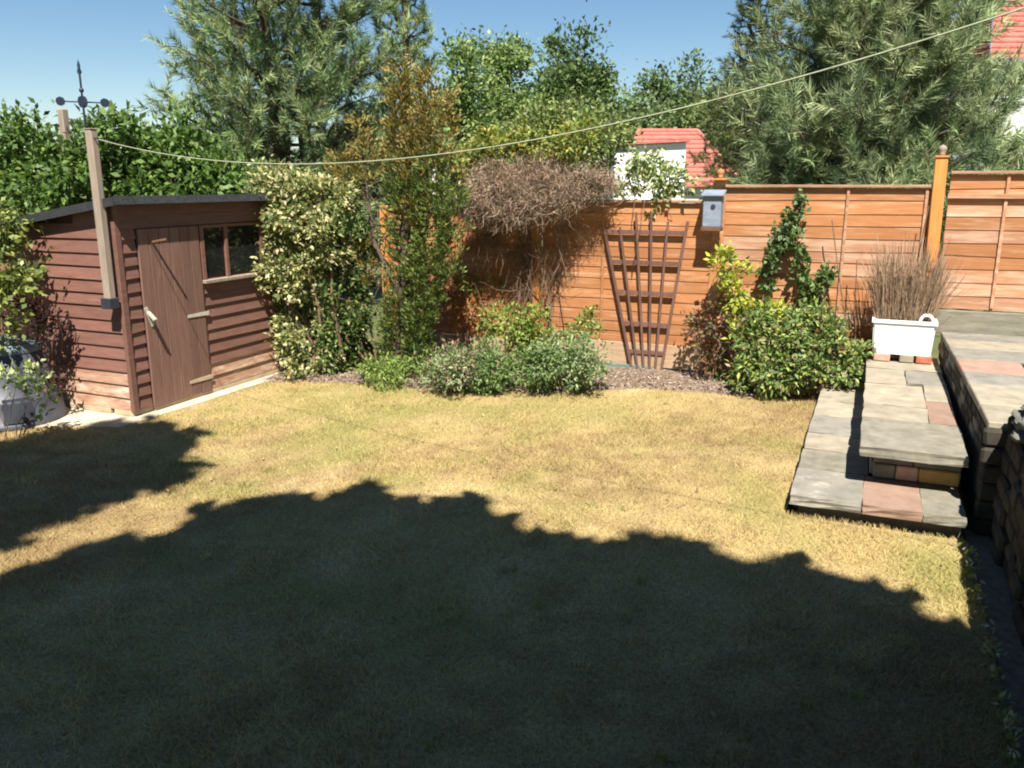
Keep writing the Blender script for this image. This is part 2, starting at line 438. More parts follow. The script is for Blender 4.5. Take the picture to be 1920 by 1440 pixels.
V, F, base = [], [], 0
for x0, x1 in ((-9.0, -5.401), (-5.399, -.336), (-.334, .615)):
    nx = int((x1 - x0) / .05) + 2; ny = 150
    xs = np.linspace(x0, x1, nx); ey = edge_y(xs)
    t = np.linspace(0, 1, ny)
    X = np.repeat(xs[:, None], ny, 1); Y = -3 + (ey[:, None] + 3) * t[None, :]
    Z = lawn_z(X, Y)
    V.append(np.stack((X, Y, Z), -1).reshape(-1, 3))
    i, j = np.meshgrid(np.arange(nx - 1), np.arange(ny - 1), indexing='ij'); q = (i * ny + j).ravel()
    F.append(np.stack((q, q + ny, q + ny + 1, q + 1), -1) + base); base += nx * ny
V = np.concatenate(V); F = np.concatenate(F)
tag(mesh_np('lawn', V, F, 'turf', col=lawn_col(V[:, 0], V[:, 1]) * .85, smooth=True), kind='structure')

# ---- grass on the lawn: short, dry, mown
def blades(name, X, Y, Z, h, w, col, mat='grass', lean=.9):
    n = len(X); a = rng.uniform(0, 2 * math.pi, n); t = rng.uniform(0, 2 * math.pi, n); k = rng.uniform(.15, lean, n) * h
    B = np.stack((X, Y, Z), -1); S = np.stack((np.cos(a), np.sin(a), 0 * a), -1) * (w / 2)[:, None]
    tip = B + np.stack((np.cos(t) * k, np.sin(t) * k, h), -1)
    V = np.stack((B - S, B + S, tip), 1).reshape(-1, 3)
    c = np.repeat(col, 3, axis=0); c[2::3] *= 1.12
    return mesh_np(name, V, np.arange(n * 3).reshape(n, 3), mat, col=c)
NG = 560000
gx = rng.uniform(-7.6, .60, NG); gy = rng.uniform(1.2, 8.0, NG)
keep = gy < edge_y(gx) + .02
ca, sa = gx * _c + gy * _s, -gx * _s + gy * _c                       # camera-side axes, to thin what lies outside the view
keep &= (np.abs(ca) < .68 * sa + .25) & (rng.random(NG) < np.clip(1.25 - sa / 11, .35, 1))
gx, gy = gx[keep], gy[keep]; ng = len(gx)
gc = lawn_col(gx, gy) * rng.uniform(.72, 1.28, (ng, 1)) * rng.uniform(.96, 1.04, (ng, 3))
hh = rng.uniform(.010, .026, ng) * (1 + .5 * (vnoise(gx, gy, .35, 31) > .6))
tag(blades('grass', gx, gy, lawn_z(gx, gy) - .002, hh, rng.uniform(.003, .0065, ng), gc, lean=1.6),
    'short dry straw coloured grass covering the lawn', 'grass', kind='stuff')

nt = 260                                                              # coarser tufts and weeds standing out of the turf
tx_, ty_ = rng.uniform(-6, .55, nt), rng.uniform(1.4, 7.4, nt)
ok = ty_ < edge_y(tx_) - .05; tx_, ty_ = tx_[ok], ty_[ok]; q = rng.integers(10, 45, len(tx_)); X = np.repeat(tx_, q) ; Y = np.repeat(ty_, q)
rr = np.repeat(rng.uniform(.012, .05, len(tx_)), q); X = X + rng.normal(size=len(X)) * rr; Y = Y + rng.normal(size=len(X)) * rr; ng = len(X)
tc_ = np.repeat(palette(len(tx_), [(.30, .29, .09), (.22, .25, .07), (.5, .4, .2), (.36, .27, .12)]), q, axis=0) * rng.uniform(.75, 1.2, (ng, 1))
tag(blades('grass_tuft', X, Y, np.full(ng, -.002), rng.uniform(.018, .045, ng), rng.uniform(.003, .007, ng), tc_, lean=1.2), 'coarser grass tufts and small weeds scattered over the lawn', 'grass', kind='stuff')
nl = 170
lx_, ly_ = rng.uniform(-6, .55, nl), rng.uniform(1.5, 7.3, nl); ok = ly_ < edge_y(lx_) - .03; lx_, ly_ = lx_[ok], ly_[ok]; nl = len(lx_)
tag(leaves('fallen_leaf', np.stack((lx_, ly_, np.full(nl, .016)), -1), rand_dirs(nl) * np.array((1, 1, .15)), rand_dirs(nl) * .35 + np.array((0, 0, 1)), rng.uniform(.02, .045, nl), rng.uniform(.012, .025, nl),
           palette(nl, [(.3, .17, .07), (.4, .28, .12), (.2, .12, .06)]), 'dry', None), 'dry brown fallen leaves strewn over the lawn', 'leaves', kind='stuff')

# ---- flower bed along the fence, with bark chips
xs = np.linspace(-5.42, -.30, 120); ny = 24
ey = edge_y(np.clip(xs, -5.399, -.336))
t = np.linspace(0, 1, ny); X = np.repeat(xs[:, None], ny, 1); Y = (ey[:, None] - .05) + (8.40 - ey[:, None]) * t[None]
Z = -.012 + .05 * np.clip(t * 8, 0, 1)[None] + .03 * (vnoise(X, Y, .22, 41) - .5) * np.clip(t * 6, 0, 1)[None]
i, j = np.meshgrid(np.arange(119), np.arange(ny - 1), indexing='ij'); q = (i * ny + j).ravel()
tag(mesh_np('flower_bed', np.stack((X, Y, Z), -1).reshape(-1, 3), np.stack((q, q + ny, q + ny + 1, q + 1), -1), 'soil', smooth=True), kind='structure')
nb = 9000
bx_ = rng.uniform(-5.4, -.34, nb); ey_ = edge_y(np.clip(bx_, -5.399, -.336)); by_ = ey_ + rng.uniform(-.03, .9, nb) ** 1
ok = by_ < 8.2; bx_, by_ = bx_[ok], by_[ok]; nb = len(bx_)
C = np.stack((bx_, by_, .035 + rng.uniform(0, .02, nb)), -1)
leaves('bark_mulch', C, rand_dirs(nb) * np.array((1, 1, .3)), rand_dirs(nb) * .4 + np.array((0, 0, 1)), rng.uniform(.012, .04, nb), rng.uniform(.008, .02, nb),
       palette(nb, [(.2, .14, .1), (.32, .24, .18), (.13, .09, .06), (.42, .34, .27)]), 'dry', None)
tag(bpy.data.objects['bark_mulch'], 'loose brown bark chips and soil crumbs on the flower bed', 'mulch', kind='stuff')

# ---- concrete apron the shed stands on
PAVE = [(-5.40, 4.58), (-5.85, 4.42), (-6.3, 4.14), (-7.0, 3.77), (-9, 3.3), (-9, 7.0), (-5.385, 7.0), (-5.36, 6.3), (-5.36, 5.4), (-5.38, 4.85)]
bm = bmesh.new()
top = [bm.verts.new((x, y, .012)) for x, y in PAVE]; bot = [bm.verts.new((x, y, -.05)) for x, y in PAVE]
bm.faces.new(top[::-1]); 
for k in range(len(PAVE)): bm.faces.new((top[k], top[(k + 1) % len(PAVE)], bot[(k + 1) % len(PAVE)], bot[k]))
tag(bm_obj('path', bm, 'concrete'), kind='structure')

# ================================================================== SHED
SX, SY, SYB, SXB = -5.52, 4.85, 6.80, -7.25         # corner, front end, back end, far side
shed = thing('garden_shed', 'low brown timber shed with black felt roof, plank door and dark window', 'shed', (SX, SY, 0))
def roof_z(x): return 1.76 + .155 * (x - SX)
wall = hexa('wall_shell', [(SXB, SY + .02, .06), (SX - .02, SY + .02, .06), (SX - .02, SYB, .06), (SXB, SYB, .06),
                           (SXB, SY + .02, roof_z(SXB) - .02), (SX - .02, SY + .02, roof_z(SX - .02) - .02), (SX - .02, SYB, roof_z(SX - .02) - .02), (SXB, SYB, roof_z(SXB) - .02)], 'shell', shed)
PITCHB = .108
for k in range(17):                                   # boards of the end wall, wedge section, lower edge proud
    z0 = .065 + k * PITCHB; z1 = z0 + PITCHB + .012
    if z0 > roof_z(SX) - .03: break
    xl = SXB if roof_z(SXB) > z1 else min(SX - .1, SX + (z1 - 1.76) / .155 - .04)
    x0, x1 = xl, SX - .024
    za, zb = min(z1, roof_z(x0) - .005), min(z1, roof_z(x1) - .005)
    za = max(za, z0 + .012)
    dz = [random.uniform(-.006, .006) for _ in range(2)]
    hexa('board', [(x0, SY - .010, z0 + dz[0]), (x1, SY - .010, z0 + dz[1]), (x1, SY + .016, z0), (x0, SY + .016, z0),
                   (x0, SY + .006, za), (x1, SY + .006, zb), (x1, SY + .018, zb), (x0, SY + .018, za)],
         'shed_worn' if k < 3 else 'shed', shed)
def side_board(y0, y1, z0, z1, mat='shed_side'):
    dz = [random.uniform(-.008, .008) for _ in range(2)]
    hexa('board', [(SX + .014, y0, z0 + dz[0]), (SX + .014, y1, z0 + dz[1]), (SX - .016, y1, z0), (SX - .016, y0, z0),
                   (SX - .006, y0, z1), (SX - .006, y1, z1), (SX - .018, y1, z1), (SX - .018, y0, z1)], mat, shed)
for k in range(15):
    z0 = .065 + k * PITCHB
    if z0 < 1.55: side_board(SY + .045, 5.035, z0, min(z0 + PITCHB + .012, 1.6))
    if z0 < .98: side_board(5.735, SYB, z0, min(z0 + PITCHB + .012, 1.02), 'shed_worn' if k < 2 else 'shed_side')
    elif z0 < 1.60: side_board(6.58, SYB, z0, z0 + PITCHB + .012)
for z0 in (1.545, 1.645): side_board(SY + .045, SYB, z0, min(z0 + .11, 1.735))
box('corner_trim', SX - .022, SX + .018, SY - .016, SY + .042, .05, 1.745, 'shed_side', shed, .004)
box('corner_trim', SX - .03, SX + .022, SYB - .03, SYB + .02, .05, 1.735, 'shed', shed, .004)
for x0, x1 in ((-6.55, -6.18), (-6.12, -5.78), (-5.74, -5.53)):        # bearers under the end wall
    box('bearer', x0, x1, SY - .012, SY + .5, .014, .058, 'bare_wood', shed, .004)
box('bearer', SX - .05, SX + .012, 5.06, SYB, .014, .06, 'bare_wood', shed, .004)
# roof: felt deck with dark felt edges
rx0, rx1, ry0, ry1 = SXB - .1, SX + .105, SY - .075, SYB + .08
roof = hexa('roof', [(rx0, ry0, roof_z(rx0)), (rx1, ry0, roof_z(rx1)), (rx1, ry1, roof_z(rx1)), (rx0, ry1, roof_z(rx0)),
                     (rx0, ry0, roof_z(rx0) + .022), (rx1, ry0, roof_z(rx1) + .022), (rx1, ry1, roof_z(rx1) + .022), (rx0, ry1, roof_z(rx0) + .022)], 'felt', shed)
hexa('felt_edge', [(rx0, ry0 - .008, roof_z(rx0) - .04), (rx1 + .008, ry0 - .008, roof_z(rx1) - .04), (rx1 + .008, ry0 - .001, roof_z(rx1) - .04), (rx0, ry0 - .001, roof_z(rx0) - .04),
                   (rx0, ry0 - .008, roof_z(rx0) + .027), (rx1 + .008, ry0 - .008, roof_z(rx1) + .027), (rx1 + .008, ry0 - .001, roof_z(rx1) + .027), (rx0, ry0 - .001, roof_z(rx0) + .027)], 'felt_edge', roof)
box('felt_edge', rx1 + .001, rx1 + .009, ry0, ry1, roof_z(rx1) - .035, roof_z(rx1) + .03, 'felt', roof, 0)
for k in range(3):
    y = ry0 + .55 + k * .6
    hexa('felt_lap', [(rx0, y, roof_z(rx0) + .023), (rx1, y, roof_z(rx1) + .023), (rx1, y + .07, roof_z(rx1) + .023), (rx0, y + .07, roof_z(rx0) + .023),
                      (rx0, y, roof_z(rx0) + .029), (rx1, y, roof_z(rx1) + .029), (rx1, y + .07, roof_z(rx1) + .026), (rx0, y + .07, roof_z(rx0) + .026)], 'felt', roof)
# door of upright planks
door = box('door', SX - .014, SX + .004, 5.04, 5.725, .05, 1.545, 'shell', shed, 0)
pw = (5.722 - 5.045) / 6
for k in range(6):
    y0 = 5.045 + k * pw + .002
    box('plank', SX + .004, SX + .024, y0, y0 + pw - .004, .045 + random.uniform(-.006, .006), 1.54, 'shed_door', door, .003)
for z in (.76, ):
    hexa('hinge', [(SX + .0245, 5.50, z - .012), (SX + .0245, 5.76, z - .018), (SX + .0245, 5.76, z + .018), (SX + .0245, 5.50, z + .012),
                   (SX + .030, 5.50, z - .012), (SX + .030, 5.76, z - .018), (SX + .030, 5.76, z + .018), (SX + .030, 5.50, z + .012)], 'steel', door)
hexa('hinge', [(SX + .0245, 5.46, .16), (SX + .0245, 5.74, .155), (SX + .0245, 5.74, .195), (SX + .0245, 5.46, .185),
               (SX + .030, 5.46, .16), (SX + .030, 5.74, .155), (SX + .030, 5.74, .195), (SX + .030, 5.46, .185)], 'bare_wood', door)
h1 = bar('handle', (SX + .024, 5.075, .86), (SX + .115, 5.06, .80), .030, .022, 'steel', door, .003, (0, 1, 0))
bar('hasp', (SX + .028, 5.05, .90), (SX + .028, 5.11, .74), .035, .006, 'steel', door, 0, (0, 1, 0))
bar('shadow_peg', (SX + .024, 5.19, 1.43), (SX + .17, 5.20, 1.455), .018, .018, 'brown_wood', door, .002, (0, 1, 0))  # unseen peg, added to cast the slanting shadow on the door
# window
win = box('window', SX - .014, SX - .004, 5.74, 6.57, 1.05, 1.54, 'shell', shed, 0)
for y0, y1 in ((5.785, 6.045), (6.085, 6.53)):
    box('pane', SX - .004, SX + .001, y0, y1, 1.085, 1.515, 'pane', win, 0)
for y0, y1 in ((5.738, 5.785), (6.045, 6.085), (6.53, 6.575)):
    box('frame', SX - .003, SX + .022, y0, y1, 1.06, 1.543, 'shed_side', win, .003)
box('frame', SX - .003, SX + .020, 5.785, 6.53, 1.515, 1.542, 'shed_side', win, .003)
box('sill', SX - .01, SX + .055, 5.725, 6.60, 1.025, 1.058, 'post_grey', win, .005)

# ---- line post against the shed corner, weather vane, washing line
pst = thing('line_post', 'weathered grey timber post fixed to the shed corner, holding the washing line', 'post', (-5.555, 4.765, .97))
bm = box_bm(-5.592, -5.522, 4.735, 4.800, .98, 2.30, .008)
bm_obj('shaft', bm, 'post_grey', pst)
box('iron_shoe', -5.608, -5.507, 4.717, 4.812, .93, 1.015, 'dark_plastic', pst, .004)
box('top_cap', -5.596, -5.518, 4.731, 4.804, 2.30, 2.308, 'post_grey', pst, .003)
tube_obj('hook', [([(-5.52, 4.76, 2.235), (-5.48, 4.76, 2.235), (-5.465, 4.755, 2.215)], .006)], 'iron', pst)
vx, vy = -5.645, 4.80
van = thing('weather_vane', 'dark blue iron weather vane with cross arms clamped beside the timber post', 'weather vane', (vx, vy, 2.1))
tube_obj('mast', [([(vx, vy, 2.12), (vx, vy, 2.74)], [.009, .007])], 'iron', van, 8)
for z in (2.16, 2.27): box('clamp', vx - .016, -5.598, vy - .02, vy + .008, z - .012, z + .012, 'iron', van, .002)
for a in (49.4, 139.4):
    d = np.array((math.cos(R(a)), math.sin(R(a)), 0)) * .135
    c = np.array((vx, vy, 2.505))
    ar = tube_obj('arm', [([c - d, c + d], .006)], 'iron', van, 6)
    for s in (-1, 1):
        q = c + s * d * 1.12
        bm = bmesh.new()
        bmesh.ops.create_cone(bm, cap_ends=True, segments=8, radius1=.034, radius2=.034, depth=.014)
        rot = Vector((0, 1, 0)).rotation_difference(Vector((0, 0, 1)))
        bmesh.ops.rotate(bm, cent=(0, 0, 0), matrix=Vector((0, 0, 1)).rotation_difference(Vector((-.76, .65, 0))).to_matrix(), verts=bm.verts)
        bmesh.ops.translate(bm, vec=Vector(q) , verts=bm.verts)
        bm_obj('compass_plate', bm, 'iron', ar)
lathe('bead', [(.001, -.02), (.016, -.01), (.018, 0), (.014, .012), (.001, .02)], (vx, vy, 2.59), 'iron', van, 10)
# arrow, seen nearly end-on
f = np.array((vx, vy, 0)); f /= np.linalg.norm(f); c = np.array((vx, vy, 2.665))
arw = tube_obj('arrow', [([c - f * .17, c + f * .17], .006)], 'iron', van, 6)
hexa('arrow_tail', [tuple(c - f * .19 + np.array((-.006, 0, -.04))), tuple(c - f * .08 + np.array((-.012, 0, -.02))), tuple(c - f * .08 + np.array((.012, 0, -.02))), tuple(c - f * .19 + np.array((.006, 0, -.04))),
                    tuple(c - f * .19 + np.array((-.006, 0, .055))), tuple(c - f * .08 + np.array((-.012, 0, .03))), tuple(c - f * .08 + np.array((.012, 0, .03))), tuple(c - f * .19 + np.array((.006, 0, .055)))], 'iron', arw)
lathe('finial', [(.007, 0), (.017, .02), (.009, .05), (.011, .07), (.001, .11)], (vx, vy, 2.70), 'iron', van, 8)
A = np.array((-5.465, 4.755, 2.225)); B = np.array((4.0, 2.5, 3.885))
t = np.linspace(0, 1, 90); P = A + (B - A) * t[:, None]; P[:, 2] = 3.34 * t ** 2 - 1.68 * t + 2.225
tag(tube_obj('washing_line', [(P, .0034)], 'rope', None, 5), 'pale washing line sagging from the shed post across the whole garden', 'washing line')
lp = thing('line_pole', 'tall timber pole on the right carrying the far end of the washing line', 'pole', (4.04, 2.48, -.05))
box('shaft', 4.0, 4.09, 2.44, 2.53, -.05, 4.0, 'post_grey', lp, .008)

# ================================================================== FENCE
FY = 8.25
FENCE = thing('garden_fence', 'orange stained timber fence of lapped boards closing the back of the garden', 'fence', (-1.4, FY, 0))
def fence_panel(label, x0, x1, z0, z1, mats, battens, cap='cap_rail', kick=None, kick_mat='gravel_board', seed=0):
    rnd = random.Random(seed)
    root = bpy.data.objects.new('fence_panel', None); COL.objects.link(root); root.parent = FENCE
    root.location = Vector(((x0 + x1) / 2, FY, z0)) - FENCE.location; root['label'] = label
    zb = z0
    if kick:
        box('gravel_board', x0 + .01, x1 - .01, FY - .012, FY + .022, z0, z0 + kick, kick_mat, root, .004); zb = z0 + kick + .004
    n = int(round((z1 - zb) / .112)); h = (z1 - zb) / n
    for k in range(n):
        a, b = zb + k * h, zb + (k + 1) * h + .014
        dz = [rnd.uniform(-.009, .009) for _ in range(4)]
        if k == n - 1: b = z1
        xs_ = np.linspace(x0 + .012, x1 - .012, 4)
        bm = bmesh.new(); rows = []
        for q, x in enumerate(xs_):                     # waney lower edge
            rows.append([bm.verts.new(p) for p in ((x, FY - .003, a + dz[q]), (x, FY + .010, a), (x, FY + .010, b), (x, FY + .004, b))])
        for q in range(3):
            r, s = rows[q], rows[q + 1]
            for w in range(4): bm.faces.new((r[w], s[w], s[(w + 1) % 4], r[(w + 1) % 4]))
        bm.faces.new(rows[0][::-1]); bm.faces.new(rows[-1])
        bm_obj('board', bm, rnd.choice(mats), root)
    for x in battens:
        box('batten', x - .013, x + .013, FY - .018, FY - .006, zb + .01, z1 + .004, mats[0], root, .003)
    box('backing', x0 + .01, x1 - .01, FY + .012, FY + .020, zb, z1 - .01, 'brown_wood', root, 0)
    box('capping', x0 + .005, x1 - .005, FY - .036, FY + .034, z1 + .004, z1 + .030, cap, root, .004)
    return root
PX = [0.49, -1.405, -3.28, -5.16]
fence_panel('orange fence panel behind the variegated bush with pale white capping', PX[3] + .05, PX[2] - .05, .03, 1.625, ['fence'], (-4.2,), 'white_cap', .2, seed=1)
fence_panel('orange fence panel behind the fan trellis and the dead brown climber', PX[2] + .05, PX[1] - .05, .06, 1.715, ['fence'], (-2.55,), 'cap_rail', .24, seed=2)
fence_panel('faded orange fence panel between the finial posts behind the tall ivy stems', PX[1] + .05, PX[0] - .05, .03, 1.86, ['fence_pale', 'fence_pale', 'fence'], (-.26, .38), 'cap_rail', .36, seed=3)
p4 = fence_panel('raised orange fence panel right of the tall post above the patio', PX[0] + .05, 2.42, .83, 1.975, ['fence_pale', 'fence'], (.985, 1.6), 'cap_rail', None, seed=4)
box('rail', PX[0] + .05, 2.42, FY - .034, FY - .012, 1.775, 1.815, 'fence_pale', p4, .003)
gb = box('gravel_board', PX[0] + .06, 2.42, FY - .02, FY + .03, .60, .81, 'grey_board', p4, .005)
gb['label'] = 'weathered grey gravel board under the raised right fence panel'
def fence_post(label, x, z0, z1, w=.085, finial=True, mat='fence_post', tilt=0, fr=.06):
    root = hexa('fence_post', [(x - w / 2, FY - fr, z0), (x + w / 2, FY - fr, z0), (x + w / 2, FY + .035, z0), (x - w / 2, FY + .035, z0),
                   (x - w / 2 + tilt, FY - fr, z1), (x + w / 2 + tilt, FY - fr, z1), (x + w / 2 + tilt, FY + .035, z1), (x - w / 2 + tilt, FY + .035, z1)], mat, FENCE, .005); root['label'] = label
    if finial:
        cp = box('post_cap', x + tilt - w * .58, x + tilt + w * .58, FY - .07, FY + .045, z1, z1 + .018, 'fence_post', root, .004)
        lathe('finial', [(.018, 0), (.030, .012), (.022, .022), (.034, .045), (.036, .062), (.026, .082), (.001, .094)], (x + tilt, FY - .0125, z1 + .016), 'post_grey' if x > 0 else mat, root, 16)
    return root
fence_post('tall bright orange fence post with round finial beside the white planter', PX[0], .05, 2.115, .098, tilt=-.03)
fence_post('orange fence post with finial carrying the grey bird box', PX[1], .02, 1.93, .12, mat='fence', fr=.004)
fence_post('orange fence post half hidden behind the dead brown climber', PX[2], .02, 1.74, .085, False)
fence_post('orange fence post glimpsed between the variegated bush and brown conifer', PX[3] + .02, .02, 1.66, .085, False)
# left boundary panel next to the compost bin
root = thing('side_fence', 'short orange fence panel behind the grey compost bin', 'fence', (-7.0, 5.0, 0))
for k in range(11):
    box('board', -8.6, -6.72 if False else -6.66, 5.17 - .0, 5.19, .05 + k * .118, .05 + k * .118 + .112, 'fence', root, .003)
box('batten', -6.95, -6.90, 5.145, 5.169, .05, 1.36, 'fence', root, .003)
# painted kick board seen under the panel by the trellis
tag(box('edging_board', -3.2, -1.98, FY - .06, FY - .04, .0, .075, surf('teal_paint', (.10, .17, .15), (.17, .24, .2), .8, 8), None, .004), 'dull teal edging board at the foot of the trellis fence panel', 'board')

# ---- bird box on the post
bxr = thing('bird_box', 'small slate grey bird box hanging on the orange fence post', 'bird box', (PX[1] - .03, FY - .06, 1.45))
X0, X1, Y0, Y1 = PX[1] - .115, PX[1] + .055, FY - .20, FY - .065
box('body', X0, X1, Y0, Y1, 1.50, 1.79, 'birdbox', bxr, .006)
hexa('roof', [(X0 - .02, Y0 - .03, 1.785), (X1 + .02, Y0 - .03, 1.785), (X1 + .02, Y1 + .004, 1.825), (X0 - .02, Y1 + .004, 1.825),
              (X0 - .02, Y0 - .03, 1.80), (X1 + .02, Y0 - .03, 1.80), (X1 + .02, Y1 + .004, 1.845), (X0 - .02, Y1 + .004, 1.845)], 'birdbox', bxr, .003)
box('base', X0 - .008, X1 + .008, Y0 - .02, Y1, 1.462, 1.50, 'brown_wood', bxr, .004)
bm = bmesh.new(); bmesh.ops.create_cone(bm, cap_ends=True, segments=14, radius1=.022, radius2=.022, depth=.008)
bmesh.ops.rotate(bm, cent=(0, 0, 0), matrix=Vector((0, 0, 1)).rotation_difference(Vector((0, 1, 0))).to_matrix(), verts=bm.verts)
bmesh.ops.translate(bm, vec=(PX[1] - .02, Y0 - .003, 1.69), verts=bm.verts)
bm_obj('entrance_hole', bm, 'dark_plastic', bxr)

# ---- fan trellis
TY = 8.205
tr = thing('fan_trellis', 'dark brown fan shaped wooden trellis leaning on the orange fence', 'trellis', (-1.94, TY, 0))
bots = [at_y(1189 + 9.6 * k, 712, TY) for k in range(6)]
tops = [at_y(px, py, TY) for px, py in ((1134, 428), (1163, 425), (1193, 398), (1222, 400), (1253, 415), (1290, 415))]
bz = .03
def tr_x(k, z):
    a, b = bots[k], tops[k]; return a[0] + (b[0] - a[0]) * (z - a[2]) / (b[2] - a[2])
for k in range(6):
    b = tops[k]; bar('upright', (tr_x(k, bz), TY - .012, bz), (b[0], TY - .012, b[2]), (.022 if k not in (0, 5) else .026), .016, 'trellis', tr, .002)
for py, in ((438,), (495,), (553,), (610,), (663,)):
    z = at_y(1212, py, TY)[2]
    bar('cross_slat', (tr_x(0, z) - .012, TY + .005, z + .01), (tr_x(5, z) + .012, TY + .005, z + .012), .044, .016, 'trellis', tr, .002, (0, 0, 1))
box('foot_block', tr_x(0, .08) - .0, tr_x(5, .08) + .0, TY + .010, TY + .026, .03, .20, 'gravel_board', tr, .004)

# ================================================================== STONE STEPS, PATIO, WALL
steps = thing('stone_steps', 'two tier stone slab step with brick riser at the lawn edge', 'steps', (.1, 5.0, 0))
def slab(name, x0, x1, y0, y1, z0, z1, mat, parent, jit=.006, bev=.008):
    bm = box_bm(x0 + .003, x1 - .003, y0 + .003, y1 - .003, z0, z1, 0, 0)
    bmesh.ops.subdivide_edges(bm, edges=bm.edges[:], cuts=2, use_grid_fill=True)
    for v in bm.verts:
        v.co.x += random.uniform(-jit, jit); v.co.y += random.uniform(-jit, jit); v.co.z += random.uniform(-jit, jit) * .35
    return bm_obj(name, bm, mat, parent)
lz0, lz1 = .075, .13
for x0, x1, y0, y1, mt in ((-.32, .075, 4.83, 5.36, 'stone_blue'), (.075, .385, 4.83, 5.36, 'stone_pink'), (.385, .60, 4.83, 5.36, 'stone_grey'),
                           (-.32, .10, 5.37, 5.78, 'stone_grey'), (-.32, .10, 5.79, 6.20, 'stone_cream'), (-.32, .10, 6.21, 6.72, 'stone_blue'), (-.32, .10, 6.73, 7.2, 'stone_cream'), (-.32, .10, 7.21, 8.0, 'stone_cream')):
    slab('slab', x0, x1, y0, y1, lz0, lz1, mt, steps)
box('base', -.27, .585, 4.90, 5.34, -.05, lz0 - .003, 'mortar', steps, 0)
box('base', -.27, .09, 5.34, 7.96, -.05, lz0 - .003, 'mortar', steps, 0)
uz0, uz1 = .325, .385
for x0, x1, y0, y1, mt in ((.03, .61, 5.13, 5.82, 'stone_grey'), (.03, .44, 5.83, 6.22, 'stone_cream'), (.44, .61, 5.83, 6.45, 'stone_pink'), (.03, .44, 6.23, 6.9, 'stone_cream'),
                           (.44, .61, 6.46, 7.0, 'stone_cream'), (.03, .33, 6.91, 7.5, 'stone_cream'), (.33, .61, 7.01, 7.5, 'stone_blue'), (.03, .61, 7.51, 8.16, 'stone_cream')):
    slab('slab', x0, x1, y0, y1, uz0, uz1, mt, steps)
box('base', .125, .60, 5.36, 8.1, -.05, uz0 - .003, 'mortar', steps, 0)
yb = 5.335
for x0, x1, z0, z1, mt in ((.12, .245, .137, .225, 'stone_grey'), (.25, .375, .137, .225, 'brick_pink'), (.38, .60, .137, .225, 'brick_buff'), (.12, .34, .232, .318, 'stone_grey'), (.345, .60, .232, .318, 'stone_grey')):
    box('brick', x0, x1, yb, yb + .04, z0, z1, mt, steps, .008, .003)
for r in range(2):
    for k in range(12):
        y0 = 5.385 + k * .225 + (.1 if r else 0)
        box('brick', .10, .124, y0, y0 + .215, .137 + r * .095, .225 + r * .093, random.choice(['stone_grey', 'brick_pink', 'stone_blue']), steps, .006, .002)

# raised patio of crazy flagstones, its edge bowing gently
def patio_edge(y): return .625 + .02 * math.sin((y - 5) * 1.3) + .04 * max(0, (6.0 - y))
pz = .625
bm = bmesh.new(); ring = [(patio_edge(y) + .03, y) for y in np.linspace(5.05, 8.22, 14)] + [(4.5, 8.22), (4.5, 5.05)]
top = [bm.verts.new((x, y, pz - .035)) for x, y in ring]; bot = [bm.verts.new((x, y, -.05)) for x, y in ring]
bm.faces.new(top); 
for k in range(len(ring)): bm.faces.new((top[k], bot[k], bot[(k + 1) % len(ring)], top[(k + 1) % len(ring)]))
patio = bm_obj('patio', bm, 'mortar'); tag(patio, 'raised patio of pale beige and pink flagstones beside the fence', None, kind='structure')
ys = [5.08, 5.5, 6.05, 6.45, 6.95, 7.4, 7.8, 8.19]
for a in range(len(ys) - 1):
    x = None; y0, y1 = ys[a], ys[a + 1]; first = True; xx = 0
    while xx < 2.9:
        w = random.uniform(.38, .75)
        l0, l1 = (patio_edge(y0), patio_edge(y1)) if first else (xl, xl)
        xr = (max(l0, l1) + w); 
        mt = random.choice(['stone_cream', 'stone_cream', 'stone_pink', 'stone_grey', 'stone_cream', 'stone_blue'])
        if a == 1 and first: mt = 'stone_cream'
        zt = pz + random.uniform(-.004, .004)
        g = .007
        pts = [(l0 + g, y0 + g, pz - .05), (xr - g, y0 + g, pz - .05), (xr - g, y1 - g, pz - .05), (l1 + g, y1 - g, pz - .05)]
        pts += [(p[0] + random.uniform(-.004, .004), p[1] + random.uniform(-.004, .004), zt + random.uniform(-.003, .003)) for p in pts]
        hexa('flagstone', pts, mt, patio, .006)
        xl = xr; first = False; xx = xr
# bricks of the patio's riser, its shade also put into their dark stone colour
for r in range(3):
    for k in range(13):
        y0 = 5.10 + k * .235 + (.11 if r % 2 else 0); e = patio_edge(y0)
        z0 = .385 + r * .065
        if z0 + .06 > pz - .05: continue
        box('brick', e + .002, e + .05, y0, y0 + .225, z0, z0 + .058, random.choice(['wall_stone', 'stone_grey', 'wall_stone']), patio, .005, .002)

wallr = thing('stone_wall', 'dark rough stone retaining wall in deep shade along the right lawn edge', 'wall', (.8, 3.0, 0))
WX = .74
for r in range(6):  # dark pier stones added over the patio end to stand for shade
    box('stone', .645 + random.uniform(-.01, .01), .84, 4.985, 5.048, -.02 + r * .105, .078 + r * .105, 'wall_stone', wallr, .015, .006)
tag(box('border', .612, 1.0, -1.0, 5.04, -.06, -.012, 'soil', None, 0), kind='structure')
box('core', .86, 1.20, -1.0, 5.02, -.05, .66, 'mortar', wallr, 0)
z = -.02; row = 0
while z < .62:
    h = random.uniform(.09, .13); y = 1.2 + random.uniform(0, .2)
    while y < 4.98:
        w = random.uniform(.14, .34); y1 = min(y + w, 5.02)
        pr = random.uniform(-.02, .025)
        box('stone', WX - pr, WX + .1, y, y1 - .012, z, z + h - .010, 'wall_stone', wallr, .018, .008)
        y = y1
    z += h; row += 1
